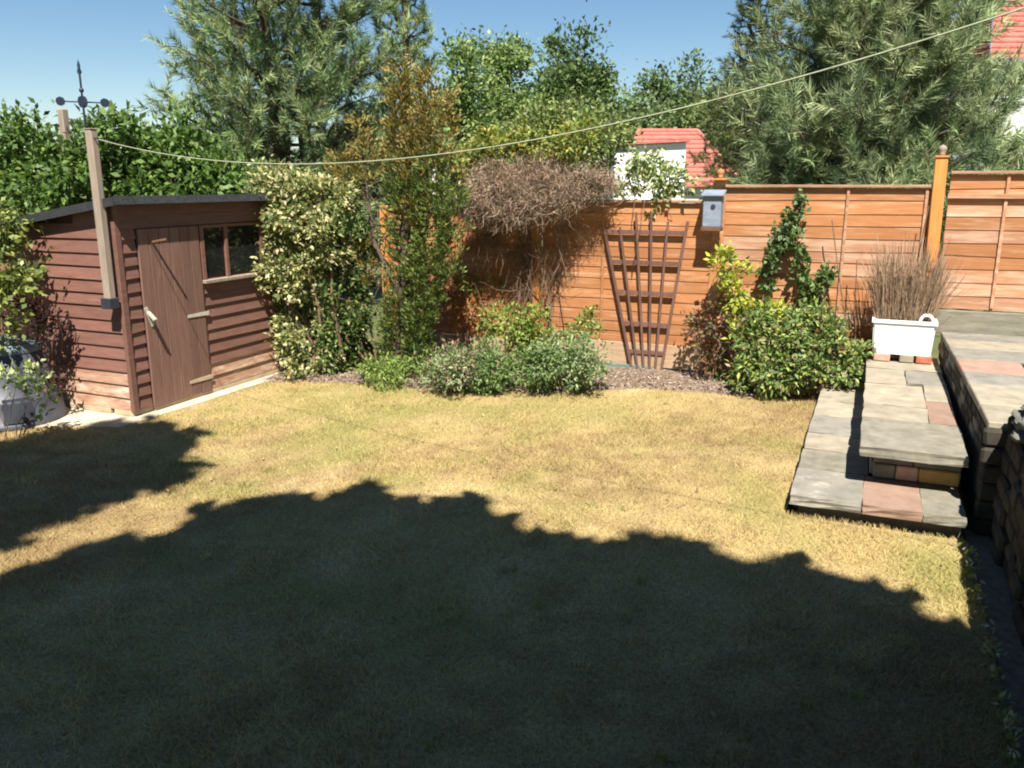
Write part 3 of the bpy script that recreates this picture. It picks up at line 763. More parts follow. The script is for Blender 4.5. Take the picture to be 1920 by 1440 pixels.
for yend in (0, 1):
    z = -.02
    while z < .62:
        h = random.uniform(.1, .14); box('stone', WX + .01 + yend * .19, WX + .19 + yend * .19, 4.98, 5.045, z, z + h - .01, 'wall_stone', wallr, .015, .006); z += h
def rock(name, x0, x1, y0, y1, z0, z1, mat, parent, j=.02):
    bm = box_bm(x0, x1, y0, y1, z0, z1)
    bmesh.ops.subdivide_edges(bm, edges=bm.edges[:], cuts=2, use_grid_fill=True)
    cx, cy, cz = (x0 + x1) / 2, (y0 + y1) / 2, (z0 + z1) / 2
    for v in bm.verts:
        d = Vector(((v.co.x - cx) / (x1 - x0), (v.co.y - cy) / (y1 - y0), (v.co.z - cz) / (z1 - z0)))
        k = 1 - .30 * max(0, d.length - .55)
        v.co = Vector((cx + (v.co.x - cx) * k, cy + (v.co.y - cy) * k, cz + (v.co.z - cz) * k)) + Vector((random.uniform(-j, j), random.uniform(-j, j), random.uniform(-j, j) * .6))
    return bm_obj(name, bm, mat, parent)
for lay in range(3):                                   # coping of rough split slates
    y = 1.2 + lay * .07
    while y < 4.98:
        w = random.uniform(.12, .30); h_ = random.uniform(.028, .042)
        z0 = .655 + lay * .034
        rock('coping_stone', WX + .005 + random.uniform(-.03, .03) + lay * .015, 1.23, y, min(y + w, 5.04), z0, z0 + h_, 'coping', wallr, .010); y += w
tag(box('terrace', 1.21, 9.0, -4.0, 5.045, -.05, .60, 'ground', None, 0), kind='structure')

# ---- white planter on two bricks
ph, pl0, pl1, py0, py1 = .455, .055, .545, 7.80, 8.06
plr = thing('planter', 'white rectangular planter of dry grass standing on bricks on the steps', 'planter', (.3, 7.93, ph))
bm = bmesh.new()
def ringv(x0, x1, y0, y1, z): return [bm.verts.new(p) for p in ((x0, y0, z), (x1, y0, z), (x1, y1, z), (x0, y1, z))]
rings = [ringv(pl0 + .015, pl1 - .015, py0 + .015, py1 - .015, ph), ringv(pl0, pl1, py0, py1, ph + .27), ringv(pl0 - .012, pl1 + .012, py0 - .012, py1 + .012, ph + .272),
         ringv(pl0 - .012, pl1 + .012, py0 - .012, py1 + .012, ph + .30), ringv(pl0 + .012, pl1 - .012, py0 + .012, py1 - .012, ph + .30), ringv(pl0 + .02, pl1 - .02, py0 + .02, py1 - .02, ph + .24)]
bm.faces.new(rings[0][::-1])
for a in range(5):
    for k in range(4): bm.faces.new((rings[a][k], rings[a][(k + 1) % 4], rings[a + 1][(k + 1) % 4], rings[a + 1][k]))
bmesh.ops.bevel(bm, geom=[e for e in bm.edges if abs(e.verts[0].co.z - e.verts[1].co.z) > .02], offset=.012, segments=2, affect='EDGES')
bm_obj('trough', bm, 'white_plastic', plr)
a = np.linspace(0, math.pi, 12)
tube_obj('handle', [(np.stack((pl1 - .075 + .05 * np.cos(a), np.full(12, py0 + .03), ph + .29 + .065 * np.sin(a)), -1), .013)], 'white_plastic', plr, 8)
box('soil', pl0 + .02, pl1 - .02, py0 + .02, py1 - .02, ph + .20, ph + .262, 'soil', plr, 0)
for lab, x0, x1, mt in (('pale pink brick under the left end of the white planter', .085, .215, 'brick_pink'), ('red brick under the right end of the white planter', .42, .545, 'brick_red'),
                        ('pale stone lump under the middle of the white planter', .29, .40, 'stone_cream')):
    tag(box('brick' if 'brick' in lab else 'stone', x0, x1, py0 + .01, py1 - .03, .388, .454, mt, None, .007, .003), lab, 'brick' if 'brick' in lab else 'stone')

# ================================================================== COMPOST BIN
cb = at_z(12, 800, .012); cbx, cby = -6.42, 4.42
cbn = thing('compost_bin', 'grey tapered plastic compost bin beside the shed, partly behind leaves', 'compost bin', (cbx, cby, .012))
lathe('body', [(.41, 0), (.41, .03), (.395, .04), (.375, .20), (.372, .215), (.355, .225), (.325, .43), (.32, .445), (.305, .455), (.275, .60), (.265, .605)], (cbx, cby, .012), 'compost_plastic', cbn, 40)
lid = lathe('lid', [(.285, .57), (.29, .60), (.283, .615), (.20, .665), (.10, .69), (.001, .695)], (cbx, cby, .012), 'compost_lid', cbn, 40)
tube_obj('grip', [([(cbx - .07, cby - .05, .69), (cbx - .05, cby - .05, .735), (cbx + .05, cby - .05, .735), (cbx + .07, cby - .05, .69)], .014)], 'compost_plastic', lid, 8)
ang = math.atan2(-cby, -cbx) + .12
V, F = [], []
for k, aa in enumerate(np.linspace(ang - .28, ang + .28, 7)):
    for z, r in ((.05, .402), (.24, .362)):
        V.append((cbx + (r + .004) * math.cos(aa), cby + (r + .004) * math.sin(aa), .012 + z))
for k in range(6): F.append((2 * k, 2 * k + 2, 2 * k + 3, 2 * k + 1))
mesh_np('hatch', V, F, 'dark_plastic', cbn, smooth=True)

# ================================================================== PLANTS IN THE GARDEN
G1, G2, G3, YG = (.085, .14, .035), (.13, .20, .05), (.05, .085, .022), (.26, .30, .055)
# variegated bush
vd = 6.75
b0 = (-4.72, 6.86, .03)
vb = [blob_y(552, 395, 6.85, 68, 74, .36), blob_y(555, 530, 6.85, 64, 92, .36), blob_y(585, 635, 6.85, 66, 66, .36), blob_y(612, 455, 6.88, 40, 70, .3), blob_y(520, 362, 6.85, 40, 44, .28), blob_y(615, 372, 6.9, 46, 44, .28)]
bush('variegated_bush', 'tall cream and green variegated bush growing beside the shed window', 'bush', b0, vb, 23000, .056, .5,
     [(.52, .48, .21), (.46, .43, .24), (.27, .30, .11), (.13, .18, .05), (.07, .11, .03)], [2.6, 3, 2.4, 2.4, 1.6], stems=9, stem_r=.02, clump_r=.145, mat='leaf', fill=.32)
vg = [blob_y(648, 560, 7.0, 34, 95, .28), blob_y(652, 440, 7.0, 34, 80, .28), blob_y(670, 630, 7.05, 24, 50, .2), blob_y(640, 650, 6.95, 34, 40, .25)]
bush('dark_shrub', 'dark green upright shrub squeezed between variegated bush and brown conifer', 'shrub', (-4.35, 7.2, .03), vg, 6500, .055, .5,
     [G3, G1, (.17, .22, .06), (.36, .37, .16)], [2, 2, 1.2, .6], stems=6, stem_r=.015, clump_r=.12)

# spray-leaved conifer with browning tips, several upright leaders
def conifer_sprays(root, leaders, n_per, cols, weights, spread=.22, size=.05, name='foliage'):
    P, D, N, c = [], [], [], []
    for a, b, r0, r1, k, ci in leaders:
        a, b = np.array(a, float), np.array(b, float)
        ns = k
        t = rng.random(ns) ** .9
        ang = rng.uniform(0, 2 * math.pi, ns)
        rad = (r0 + (r1 - r0) * t) * np.sqrt(rng.random(ns))
        o = np.stack((np.cos(ang), np.sin(ang), np.full(ns, .55)), -1)
        base = a + (b - a) * t[:, None] + np.stack((np.cos(ang) * rad, np.sin(ang) * rad, -.1 * rad), -1)
        base += rng.normal(size=(ns, 3)) * .02
        for q in range(n_per):
            s = rng.random((ns, 1)) * spread
            p = base + unit(o + .4 * rand_dirs(ns)) * s
            P.append(p); D.append(unit(o + .7 * rand_dirs(ns) + np.array((0, 0, .4)))); N.append(rand_dirs(ns))
            cc = palette(ns, cols[ci], weights[ci]); c.append(cc)
    P, D, N, c = map(np.concatenate, (P, D, N, c))
    L = size * rng.uniform(.6, 1.3, len(P))
    return leaves(name, P, D, N, L, L * .32, c, 'needle', root)
croot = at_y(748, 702, 7.1); croot[2] = .03
con = thing('conifer', 'tall thin browning conifer with bare lower trunk in front of the fence', 'conifer', tuple(croot))
cd = 8.25
def cp(px, py, d=7.1): return at_y(px, py, d)
GREENC = [(.12, .17, .04), (.20, .23, .055), (.07, .11, .03)]; BROWNC = [(.25, .19, .055), (.31, .22, .065), (.17, .185, .05)]
ld = [(cp(775, 690), cp(800, 470), .05, .13, 230, 0), (cp(800, 600), cp(822, 350), .08, .12, 210, 0), (cp(700, 540), cp(670, 440), .05, .10, 60, 1), (cp(765, 470), cp(768, 340), .10, .12, 150, 0),
      (cp(742, 330), cp(746, 165), .10, .015, 110, 1), (cp(808, 330), cp(804, 140), .09, .015, 110, 1), (cp(700, 350), cp(672, 225), .10, .02, 70, 1), (cp(770, 340), cp(778, 230), .05, .03, 40, 1), (cp(840, 330), cp(838, 170), .05, .01, 70, 1),
      (cp(660, 345), cp(640, 290), .12, .05, 80, 1), (cp(840, 520), cp(855, 350), .05, .10, 90, 0), (cp(745, 695), cp(748, 560), .13, .10, 220, 0), (cp(790, 690), cp(785, 580), .10, .08, 110, 0), (cp(757, 560), cp(760, 440), .10, .10, 120, 0), (cp(750, 240), cp(746, 120), .06, .01, 70, 1), (cp(772, 430), cp(778, 250), .10, .07, 150, 1), (cp(745, 450), cp(742, 330), .05, .09, 90, 0), (cp(808, 400), cp(815, 280), .08, .06, 80, 0)]
conifer_sprays(con, ld, 16, [GREENC, BROWNC], [[2, 2, 2], [2, 2, 2]], .12, .045)
tube_obj('trunk', [(np.array([croot, cp(752, 560), cp(760, 420), cp(757, 300)]), [.05, .045, .04, .02]), (np.array([cp(752, 560), cp(800, 420), cp(800, 250)]), [.03, .022, .01]),
                   (np.array([cp(752, 560), cp(700, 450), cp(680, 290)]), [.03, .02, .008])] +
         [limb(cp(752 + random.uniform(-6, 6), random.uniform(350, 640)), cp(752 + random.uniform(-95, 90), random.uniform(330, 620)), .012, .004) for _ in range(16)], 'bark', con, 6)

# dead brown climber heaped over the fence top
dead = thing('dead_climber', 'heap of dead grey brown climber stems hanging over the fence top', 'climber', (-3.3, 8.1, .04))
def strands(centers, r, n, length, w, cols, curl=.9, down=0.0, k=5):
    idx = rng.integers(0, len(centers), n); c = np.array(centers)[idx]; rr = np.array(r)[idx]
    p = c + rand_dirs(n) * rr * (rng.random((n, 1)) ** .5)
    d = rand_dirs(n) + np.array((0, 0, -down)); d = unit(d)
    Vl, Fl = [], []
    s = unit(np.cross(d, rand_dirs(n))) * (w / 2)
    seg = length / k * rng.uniform(.5, 1.4, (n, 1))
    pts = [p]
    for q in range(k):
        d = unit(d + curl * .5 * rng.normal(size=(n, 3)) + np.array((0, 0, -down * .3))); p = p + d * seg; pts.append(p)
    pts = np.stack(pts, 1)
    tap = np.linspace(1, .35, k + 1)[None, :, None]
    V = np.stack((pts - s[:, None] * tap, pts + s[:, None] * tap), 2)         # n,k+1,2,3
    V = V.reshape(n, -1, 3)
    f = np.array([(2 * q, 2 * q + 1, 2 * q + 3, 2 * q + 2) for q in range(k)])
    F = (f[None] + (np.arange(n) * (2 * (k + 1)))[:, None, None]).reshape(-1, 4)
    col = np.repeat(palette(n, cols), 2 * (k + 1), axis=0)
    return V.reshape(-1, 3), F, col
BR = [(.30, .215, .15), (.24, .165, .11), (.36, .28, .21), (.17, .115, .075)]
cs = [at_y(px, py, d) for px, py, d in ((905, 375, 7.85), (970, 360, 7.88), (1045, 365, 7.92), (1110, 345, 8.05), (930, 335, 8.0), (1010, 325, 8.05), (880, 385, 7.85), (970, 395, 7.85))]
rs = [np.array((.28, .22, .24)), np.array((.32, .22, .26)), np.array((.30, .2, .25)), np.array((.26, .18, .15)), np.array((.3, .2, .18)), np.array((.3, .2, .16)), np.array((.16, .15, .17)), np.array((.34, .16, .13))]
V, F, c = strands(cs, rs, 9500, .22, .006, BR, 1.25, .05)
mesh_np('tangle', V, F, 'dry', dead, col=c)
i = rng.integers(0, len(cs), 2600); P = np.array(cs)[i] + rand_dirs(2600) * np.array(rs)[i] * rng.uniform(.5, 1.1, (2600, 1))
leaves('dead_leaf', P, rand_dirs(2600), rand_dirs(2600), rng.uniform(.02, .045, 2600), rng.uniform(.01, .022, 2600), palette(2600, [(.24, .15, .085), (.33, .23, .15), (.16, .11, .07), (.2, .19, .08)]), 'dry', dead)['kind'] = 'stuff'
cs = [at_y(px, py, d) for px, py, d in ((930, 440, 8.1), (1000, 450, 8.12), (1060, 420, 8.15), (980, 480, 8.12), (900, 440, 8.1), (1030, 510, 8.15), (980, 540, 8.12))]
rs = [np.array((.2, .1, .15))] * 5 + [np.array((.12, .08, .12)), np.array((.16, .08, .12))]
V, F, c = strands(cs, rs, 450, .36, .005, [(.16, .10, .065), (.12, .08, .05), (.22, .15, .1)], .8, .9, 6)
mesh_np('hanging_stem', V, F, 'dry', dead, col=c)
tube_obj('stem', [limb((-3.35 + random.uniform(-.3, .3), 8.12, .04), at_y(random.uniform(900, 1080), random.uniform(360, 420), 8.12), .014, .006, 8, .05) for _ in range(7)], 'twig', dead, 5)

# leafy climber scrambling over the top of it, along the fence ridge
clb = [blob_y(870, 300, 8.25, 45, 38, .25), blob_y(930, 275, 8.25, 60, 30, .3), blob_y(1010, 270, 8.25, 70, 28, .3), blob_y(1085, 265, 8.25, 60, 25, .3), blob_y(840, 380, 8.25, 18, 60, .15), blob_y(900, 530, 8.25, 45, 14, .15)]
bush('climber', 'yellow green leafy climber scrambling above the dead brown stems', 'climber', (-3.9, 8.1, .04), clb, 5200, .055, .5,
     [(.27, .29, .06), (.20, .24, .055), (.13, .19, .045), (.34, .30, .08)], stems=12, stem_r=.008, clump_r=.13, fill=.7)
cl2 = [blob_y(1190, 340, 8.32, 45, 24, .15), blob_y(1232, 375, 8.32, 14, 36, .1), blob_y(1262, 340, 8.32, 36, 24, .15), blob_y(1215, 305, 8.32, 40, 20, .15)]
bush('climber', 'small light green climber spilling over the fence above the trellis', 'climber', (-2.2, 8.42, .0), cl2, 1500, .055, .6,
     [(.30, .36, .12), (.17, .24, .06), (.42, .45, .24)], stems=6, stem_r=.006, clump_r=.1, fill=.7)
tube_obj('dry_shoot', [limb(at_y(1100, 400, 8.16), at_y(1225, 352, 8.2), .008, .004, 7, .04), limb(at_y(1190, 355, 8.18), at_y(1188, 408, 8.16), .006, .003, 5, .05)], 'twig', dead, 5)

# low shrubs at the front of the bed
lowcol = [(.16, .225, .095), (.23, .30, .125), (.10, .15, .06), (.34, .39, .2)]
def low(label, px, d, w, h, n, cols=lowcol, size=.045, py=735, cat='shrub'):
    g = at_z(px, py, .02); dd = d
    k = FPX / dd
    bl = []
    for q in range(5):
        bl.append((g[0] + random.uniform(-.5, .5) * w, g[1] + random.uniform(-.1, .2), h * random.uniform(.35, .62), w * random.uniform(.32, .45), .24, h * random.uniform(.34, .45)))
    return bush('low_shrub', label, cat, (g[0], g[1] + .1, .03), bl, n, size, .38, cols, stems=10, stem_r=.007, clump_r=.11, fill=.6, group='low shrubs in the flower bed', up=.5)
low('low grey green shrub with pinkish buds, left one of the bed front', 850, 8, .55, .50, 3800, lowcol + [(.36, .2, .17)])
low('low bright green shrub in the middle of the bed front', 950, 8, .55, .50, 3800, [(.14, .22, .07), (.22, .31, .10), (.08, .13, .04)])
low('low green shrub beside the trellis foot, right one of the bed front', 1060, 8, .55, .56, 4200)
bush('shrub', 'yellow green young shrub rising behind the low grey green plants', 'shrub', (-2.95, 7.6, .03), [blob_y(965, 605, 7.55, 60, 38, .22), blob_y(1010, 640, 7.55, 50, 40, .22), blob_y(1095, 610, 7.55, 26, 45, .12)], 2600, .05, .5,
     [(.30, .35, .08), (.22, .28, .06), (.13, .19, .045)], stems=9, stem_r=.006, clump_r=.11, fill=.6)
low('small bright green ground plants at the foot of the browning conifer', 735, 8, .45, .24, 1700, [(.18, .27, .06), (.12, .2, .045), (.27, .33, .09)], .05, 722, 'plant')
# rusty-leaved patch against the fence
bush('rusty_shrub', 'thin shrub with rusty orange leaves against the fence left of the dead climber', 'shrub', (-4.05, 8.0, .03), [blob_y(880, 590, 8.1, 40, 45, .1), blob_y(845, 560, 8.1, 22, 50, .1)], 700, .045, .5,
     [(.40, .13, .04), (.30, .12, .04), (.2, .18, .05)], stems=7, stem_r=.006, clump_r=.1, fill=.8)

# right-hand shrub group
rb = [blob_y(x_ + random.uniform(-8, 8), y_ + random.uniform(-8, 8), yy, r_ * random.uniform(.75, 1.1), r_ * random.uniform(.8, 1.1), .13) for x_, y_, yy, r_ in
      ((1380, 705, 7.7, 32), (1425, 695, 7.62, 40), (1475, 698, 7.6, 40), (1525, 695, 7.66, 34), (1580, 680, 7.74, 32), (1405, 648, 7.72, 36), (1458, 638, 7.7, 38), (1512, 652, 7.72, 36), (1562, 634, 7.8, 32), (1600, 655, 7.85, 22),
       (1430, 598, 7.85, 20), (1535, 596, 7.9, 17), (1490, 604, 7.88, 16))]
bush('leafy_shrub', 'broad rounded green shrub in front of the fence beside the stone steps', 'shrub', (-.75, 7.85, .03), rb, 9000, .062, .42,
     [(.15, .225, .065), (.23, .31, .09), (.09, .135, .04), (.36, .40, .16), (.28, .19, .13), (.36, .36, .09)], [3, 3, 2, 1.5, .8, 1], stems=26, stem_r=.007, clump_r=.10, fill=.8, up=.5, var=.3)
bush('golden_shrub', 'yellow leaved young shrub tip left of the ivy stems', 'shrub', (-1.15, 8.0, .03), [blob_y(1360, 490, 7.95, 26, 30, .1), blob_y(1380, 545, 7.95, 28, 45, .12), blob_y(1445, 590, 7.95, 46, 20, .12), blob_y(1385, 600, 7.95, 24, 30, .1)], 1500, .055, .5,
     [(.46, .46, .05), (.32, .36, .06), (.2, .27, .06)], stems=6, stem_r=.007, clump_r=.1, fill=.7)
bush('bronze_shrub', 'sparse dark bronze leaved shrub at the foot of the bird box post', 'shrub', (-1.45, 7.95, .03), [blob_y(1310, 615, 7.98, 22, 35, .1), blob_y(1350, 600, 7.98, 28, 60, .12), blob_y(1340, 680, 7.98, 22, 30, .1)], 900, .05, .55,
     [(.10, .06, .05), (.16, .1, .07), (.08, .12, .04), (.3, .16, .08)], stems=7, stem_r=.007, clump_r=.09, fill=.7)
def vine(label, pts, wpx, n, cols, d=8.12, size=.06, name='ivy_stem'):
    root = thing(name, label, 'climber', (float(at_y(*pts[0], d)[0]), float(at_y(*pts[0], d)[1]), .03))
    bl = []
    for (x0, y0), (x1, y1) in zip(pts[:-1], pts[1:]):
        L = math.hypot(x1 - x0, y1 - y0); m_ = max(2, int(L / 18))
        for q in range(m_):
            u = (q + random.random()) / m_
            bl.append(blob_y(x0 + (x1 - x0) * u + random.uniform(-4, 4), y0 + (y1 - y0) * u, d, wpx * random.uniform(.5, 1.1), wpx * random.uniform(.6, 1.1), .06))
    foliage('foliage', root, bl, n, size, .7, cols, clump_r=.055, fill=.8)
    P = np.array([at_y(x, y, d) for x, y in pts]); low_ = P[0].copy(); low_[2] = .03
    tube_obj('stem', [(np.vstack([low_, P]), np.linspace(.011, .005, len(P) + 1))], 'twig', root, 5)
IV = [(.075, .125, .045), (.12, .18, .06), (.19, .26, .1)]
vine('dark ivy covered stem slanting up to the fence top', [(1425, 600), (1432, 550), (1442, 500), (1465, 440), (1488, 400), (1504, 372)], 10, 1100, IV, size=.05)
vine('thinner ivy stem leaning left of the bare canes', [(1525, 600), (1512, 540), (1500, 480), (1493, 440)], 7, 420, [(.10, .16, .05), (.16, .22, .07)])
vine('short ivy shoot forking right beside the bare canes', [(1520, 580), (1540, 530), (1556, 490)], 7, 260, [(.10, .16, .05), (.18, .24, .08)])
for k, (a, b, lab) in enumerate((((1612, 600), (1560, 412), 'thin bare brown cane leaning left against the faded fence panel'), ((1612, 610), (1607, 488), 'short upright bare cane left of the dry grass'),
                                 ((1700, 560), (1742, 385), 'thin dry cane leaning right towards the tall orange post'))):
    P, r_ = limb(np.append(at_y(*a, 8.1)[:2], .04 if k < 2 else .68), at_y(*b, 8.1), .008, .005, 6, .01)
    tag(tube_obj('cane', [(P, r_)], 'twig', None, 5), lab, 'cane')

# dry ornamental grass in the planter
dg = thing('dry_grass', 'wispy brown dry grass clump growing from the white planter', 'ornamental grass', (.3, 7.93, .71))
n = 1150
bxp = np.stack((rng.uniform(.09, .51, n), rng.uniform(7.85, 8.01, n), np.full(n, .71)), -1)
an = rng.uniform(0, 2 * math.pi, n); sp = rng.random(n) ** .8
top = bxp + np.stack((np.cos(an) * .24 * sp + (bxp[:, 0] - .3) * .35, np.sin(an) * .13 * sp, .30 + .42 * rng.random(n) * (1.15 - .6 * sp)), -1)
tall = rng.random(n) < .01; top[tall, 2] += .2
w = .0042
k = 5; t = np.linspace(0, 1, k)
mid = (bxp + top) / 2 + np.stack((np.zeros(n), np.zeros(n), .06 * sp), -1)
pts = ((1 - t) ** 2)[None, :, None] * bxp[:, None] + (2 * t * (1 - t))[None, :, None] * mid[:, None] + (t ** 2)[None, :, None] * top[:, None]
S = np.stack((np.cos(an + 1.3), np.sin(an + 1.3) * .5, 0 * an), -1) * w / 2
V = np.stack((pts - S[:, None], pts + S[:, None]), 2).reshape(n, -1, 3)
f = np.array([(2 * q, 2 * q + 1, 2 * q + 3, 2 * q + 2) for q in range(k - 1)])
F = (f[None] + (np.arange(n) * 2 * k)[:, None, None]).reshape(-1, 4)
mesh_np('stem', V.reshape(-1, 3), F, 'dry', dg, col=np.repeat(palette(n, [(.27, .18, .115), (.2, .13, .085), (.36, .26, .17)]), 2 * k, axis=0))

# climber at the left frame edge, over the shed corner
lc = [blob_px(-15, 420, 6.6, 38, 60, .25), blob_px(30, 510, 6.5, 30, 45, .2), blob_px(-5, 590, 6.4, 26, 40, .2), blob_px(-40, 480, 6.6, 60, 90, .3)]
bush('climber', 'yellow green climber covering the left corner of the shed', 'climber', (-6.75, 4.6, .02), lc, 2500, .058, .62,
     [(.30, .33, .09), (.21, .25, .065), (.14, .18, .05), (.09, .12, .035)], stems=8, stem_r=.008, clump_r=.12, fill=.6)
bush('purple_climber', 'drooping dark purple leaved stems hanging beside the compost bin', 'climber', (-6.55, 4.7, .02), [blob_px(95, 600, 6.75, 22, 45, .06), blob_px(60, 590, 6.7, 22, 60, .08), blob_px(25, 560, 6.6, 30, 50, .12), blob_px(95, 700, 6.75, 12, 70, .05)], 560, .05, .5,
     [(.07, .025, .025), (.12, .05, .04), (.06, .05, .03)], stems=9, stem_r=.006, clump_r=.09, fill=.8)
bush('leafy_shoot', 'light green leafy shoot crossing in front of the compost bin', 'shrub', (-6.2, 4.02, .012), [blob_px(60, 705, 6.2, 26, 18, .1), blob_px(15, 712, 6.1, 30, 14, .1), blob_px(80, 740, 6.3, 10, 40, .06)], 230, .05, .6,
     [(.34, .42, .12), (.22, .30, .08), (.44, .48, .24)], stems=6, stem_r=.004, clump_r=.08, fill=.8)

# little weeds along the foot of the wall
wd = thing('weed_row', 'row of small pale weeds along the foot of the dark stone wall', 'weeds', (.60, 3.9, 0))
P = []
for y in np.arange(2.6, 4.8, .13):
    q = rng.integers(8, 26); P.append(np.stack((rng.normal(.595, .018, q), rng.normal(y + random.uniform(-.05, .05), .03, q), rng.uniform(.005, .06, q)), -1))
P = np.concatenate(P); nP = len(P)
leaves('foliage', P, rand_dirs(nP) + np.array((0, 0, .7)), rand_dirs(nP), rng.uniform(.02, .045, nP), rng.uniform(.008, .018, nP), palette(nP, [(.3, .34, .12), (.2, .26, .07), (.45, .45, .3)]), 'leaf', wd)

# ================================================================== BACKGROUND HOUSES
def tiled_slope(name, a, b, c, d, rows, mat, parent, step=.05):
    """roof slope a-b (eaves) to d-c (ridge) laid in overlapping courses"""
    a, b, c, d = (np.array(p, float) for p in (a, b, c, d))
    nrm = np.cross(b - a, d - a); nrm /= np.linalg.norm(nrm)
    if nrm[2] < 0: nrm = -nrm
    V, F = [], []
    for k in range(rows):
        t0, t1 = k / rows, (k + 1) / rows
        l0, r0, l1, r1 = a + (d - a) * t0, b + (c - b) * t0, a + (d - a) * t1, b + (c - b) * t1
        q = len(V); V += [l0, r0, l0 + nrm * step, r0 + nrm * step, r1, l1]
        F += [(q, q + 1, q + 3, q + 2), (q + 2, q + 3, q + 4, q + 5)]
    return mesh_np(name, V, F, mat, parent)
def house_basis(px, py, d):
    c = at_depth(px, py, d); return c
hd = 34.0; k = hd / FPX
h = thing('house', 'distant house with red hipped tile roof and white dormer behind the fence', 'house', tuple(np.append(at_depth(1280, 345, hd)[:2], -.05)))
Rv, Fv = np.array((_c, _s, 0)), np.array((-_s, _c, 0))
O = at_depth(1298, 345, hd); O = np.array((O[0], O[1], 0.0)); Z = np.array((0, 0, 1.0))
ez, rz = 1.75, 4.15
def hp(r, f_, z): return O + Rv * r + Fv * f_ + Z * z
e = [hp(-2.6, 0, ez), hp(2.2, 0, ez), hp(2.2, 7, ez), hp(-2.6, 7, ez)]; r0, r1 = hp(-1.9, 3.0, rz), hp(.75, 3.0, rz)
rf = tiled_slope('roof', e[0], e[1], r1, r0, 12, 'roof_tile', h, .05)
tiled_slope('hip_slope', e[1], e[2], r1 + Fv * .02, r1, 10, 'roof_tile', rf, .05)
tiled_slope('hip_slope', e[3], e[0], r0, r0 + Fv * .02, 10, 'roof_tile', rf, .05)
tiled_slope('back_slope', e[2], e[3], r0, r1, 6, 'roof_tile', rf, .05)
tube_obj('ridge_tile', [(np.array([r0, r1]), .11), (np.array([r1, e[1]]), .10), (np.array([r0, e[0]]), .10)], 'roof_tile', rf, 6)
hexa('wall', [tuple(hp(-2.4, .3, -.05)), tuple(hp(2.0, .3, -.05)), tuple(hp(2.0, 6.7, -.05)), tuple(hp(-2.4, 6.7, -.05)), tuple(hp(-2.4, .3, ez - .02)), tuple(hp(2.0, .3, ez - .02)), tuple(hp(2.0, 6.7, ez - .02)), tuple(hp(-2.4, 6.7, ez - .02))], 'render', h)
dm = hexa('dormer', [tuple(hp(-3.3, -.6, 1.2)), tuple(hp(-.45, -.6, 1.2)), tuple(hp(-.45, 2.2, 1.2)), tuple(hp(-3.3, 2.2, 1.2)), tuple(hp(-3.3, -.6, 3.35)), tuple(hp(-.45, -.6, 3.5)), tuple(hp(-.45, 2.2, 3.5)), tuple(hp(-3.3, 2.2, 3.35))], 'render', h)
hexa('dormer_roof', [tuple(hp(-3.5, -.8, 3.37)), tuple(hp(-.3, -.8, 3.53)), tuple(hp(-.3, 2.3, 3.53)), tuple(hp(-3.5, 2.3, 3.37)), tuple(hp(-3.5, -.8, 3.45)), tuple(hp(-.3, -.8, 3.62)), tuple(hp(-.3, 2.3, 3.62)), tuple(hp(-3.5, 2.3, 3.45))], 'roof_tile', dm)

hd2 = 21.0
h2 = thing('house', 'white rendered house with red roof behind the right pine', 'house', tuple(np.append(at_depth(1960, 300, hd2)[:2], -.05)))
O = at_depth(1835, 345, hd2); O = np.array((O[0], O[1], 0.0)); k = hd2 / FPX
hexa('wall', [tuple(hp(0, 0, -.05)), tuple(hp(6, 0, -.05)), tuple(hp(6, 6, -.05)), tuple(hp(0, 6, -.05)), tuple(hp(0, 0, 4.85)), tuple(hp(6, 0, 4.85)), tuple(hp(6, 6, 4.85)), tuple(hp(0, 6, 4.85))], 'render', h2)
rf2 = tiled_slope('roof', hp(-.3, -.35, 4.8), hp(6.3, -.35, 4.8), hp(6.3, 3, 7.1), hp(1.4, 3, 7.1), 14, 'roof_tile', h2, .05)
tiled_slope('hip_slope', hp(-.3, 6.3, 4.8), hp(-.3, -.35, 4.8), hp(1.4, 3, 7.1), hp(1.4, 3.05, 7.1), 14, 'roof_tile', rf2, .05)
tube_obj('gutter', [(np.array([hp(-.35, -.42, 4.75), hp(6.3, -.42, 4.75)]), .06)], 'glass_far', h2, 8)
wn2 = hexa('window', [tuple(hp(.95, -.04, 2.9)), tuple(hp(2.0, -.04, 2.9)), tuple(hp(2.0, .02, 2.9)), tuple(hp(.95, .02, 2.9)), tuple(hp(.95, -.04, 4.0)), tuple(hp(2.0, -.04, 4.0)), tuple(hp(2.0, .02, 4.0)), tuple(hp(.95, .02, 4.0))], 'glass_far', h2)
gr = thing('greenhouse', 'pale blue grey glazed lean-to beyond the right fence post', 'greenhouse', tuple(np.append(at_depth(1820, 330, 17.5)[:2], -.05)))
O = at_depth(1790, 345, 17.5); O = np.array((O[0], O[1], 0.0))
hexa('glazing', [tuple(hp(0, 0, -.05)), tuple(hp(1.1, 0, -.05)), tuple(hp(1.1, 1.2, -.05)), tuple(hp(0, 1.2, -.05)), tuple(hp(0, 0, 2.35)), tuple(hp(1.1, 0, 2.35)), tuple(hp(1.1, 1.2, 2.55)), tuple(hp(0, 1.2, 2.55))], surf('pale_glazing', (.3, .36, .42), (.42, .48, .54), .3, 3), gr)
for r in (0, .37, .74, 1.08): tube_obj('glazing_bar', [(np.array([hp(r, -.02, 0), hp(r, -.02, 2.36)]), .018)], 'render', gr, 4)

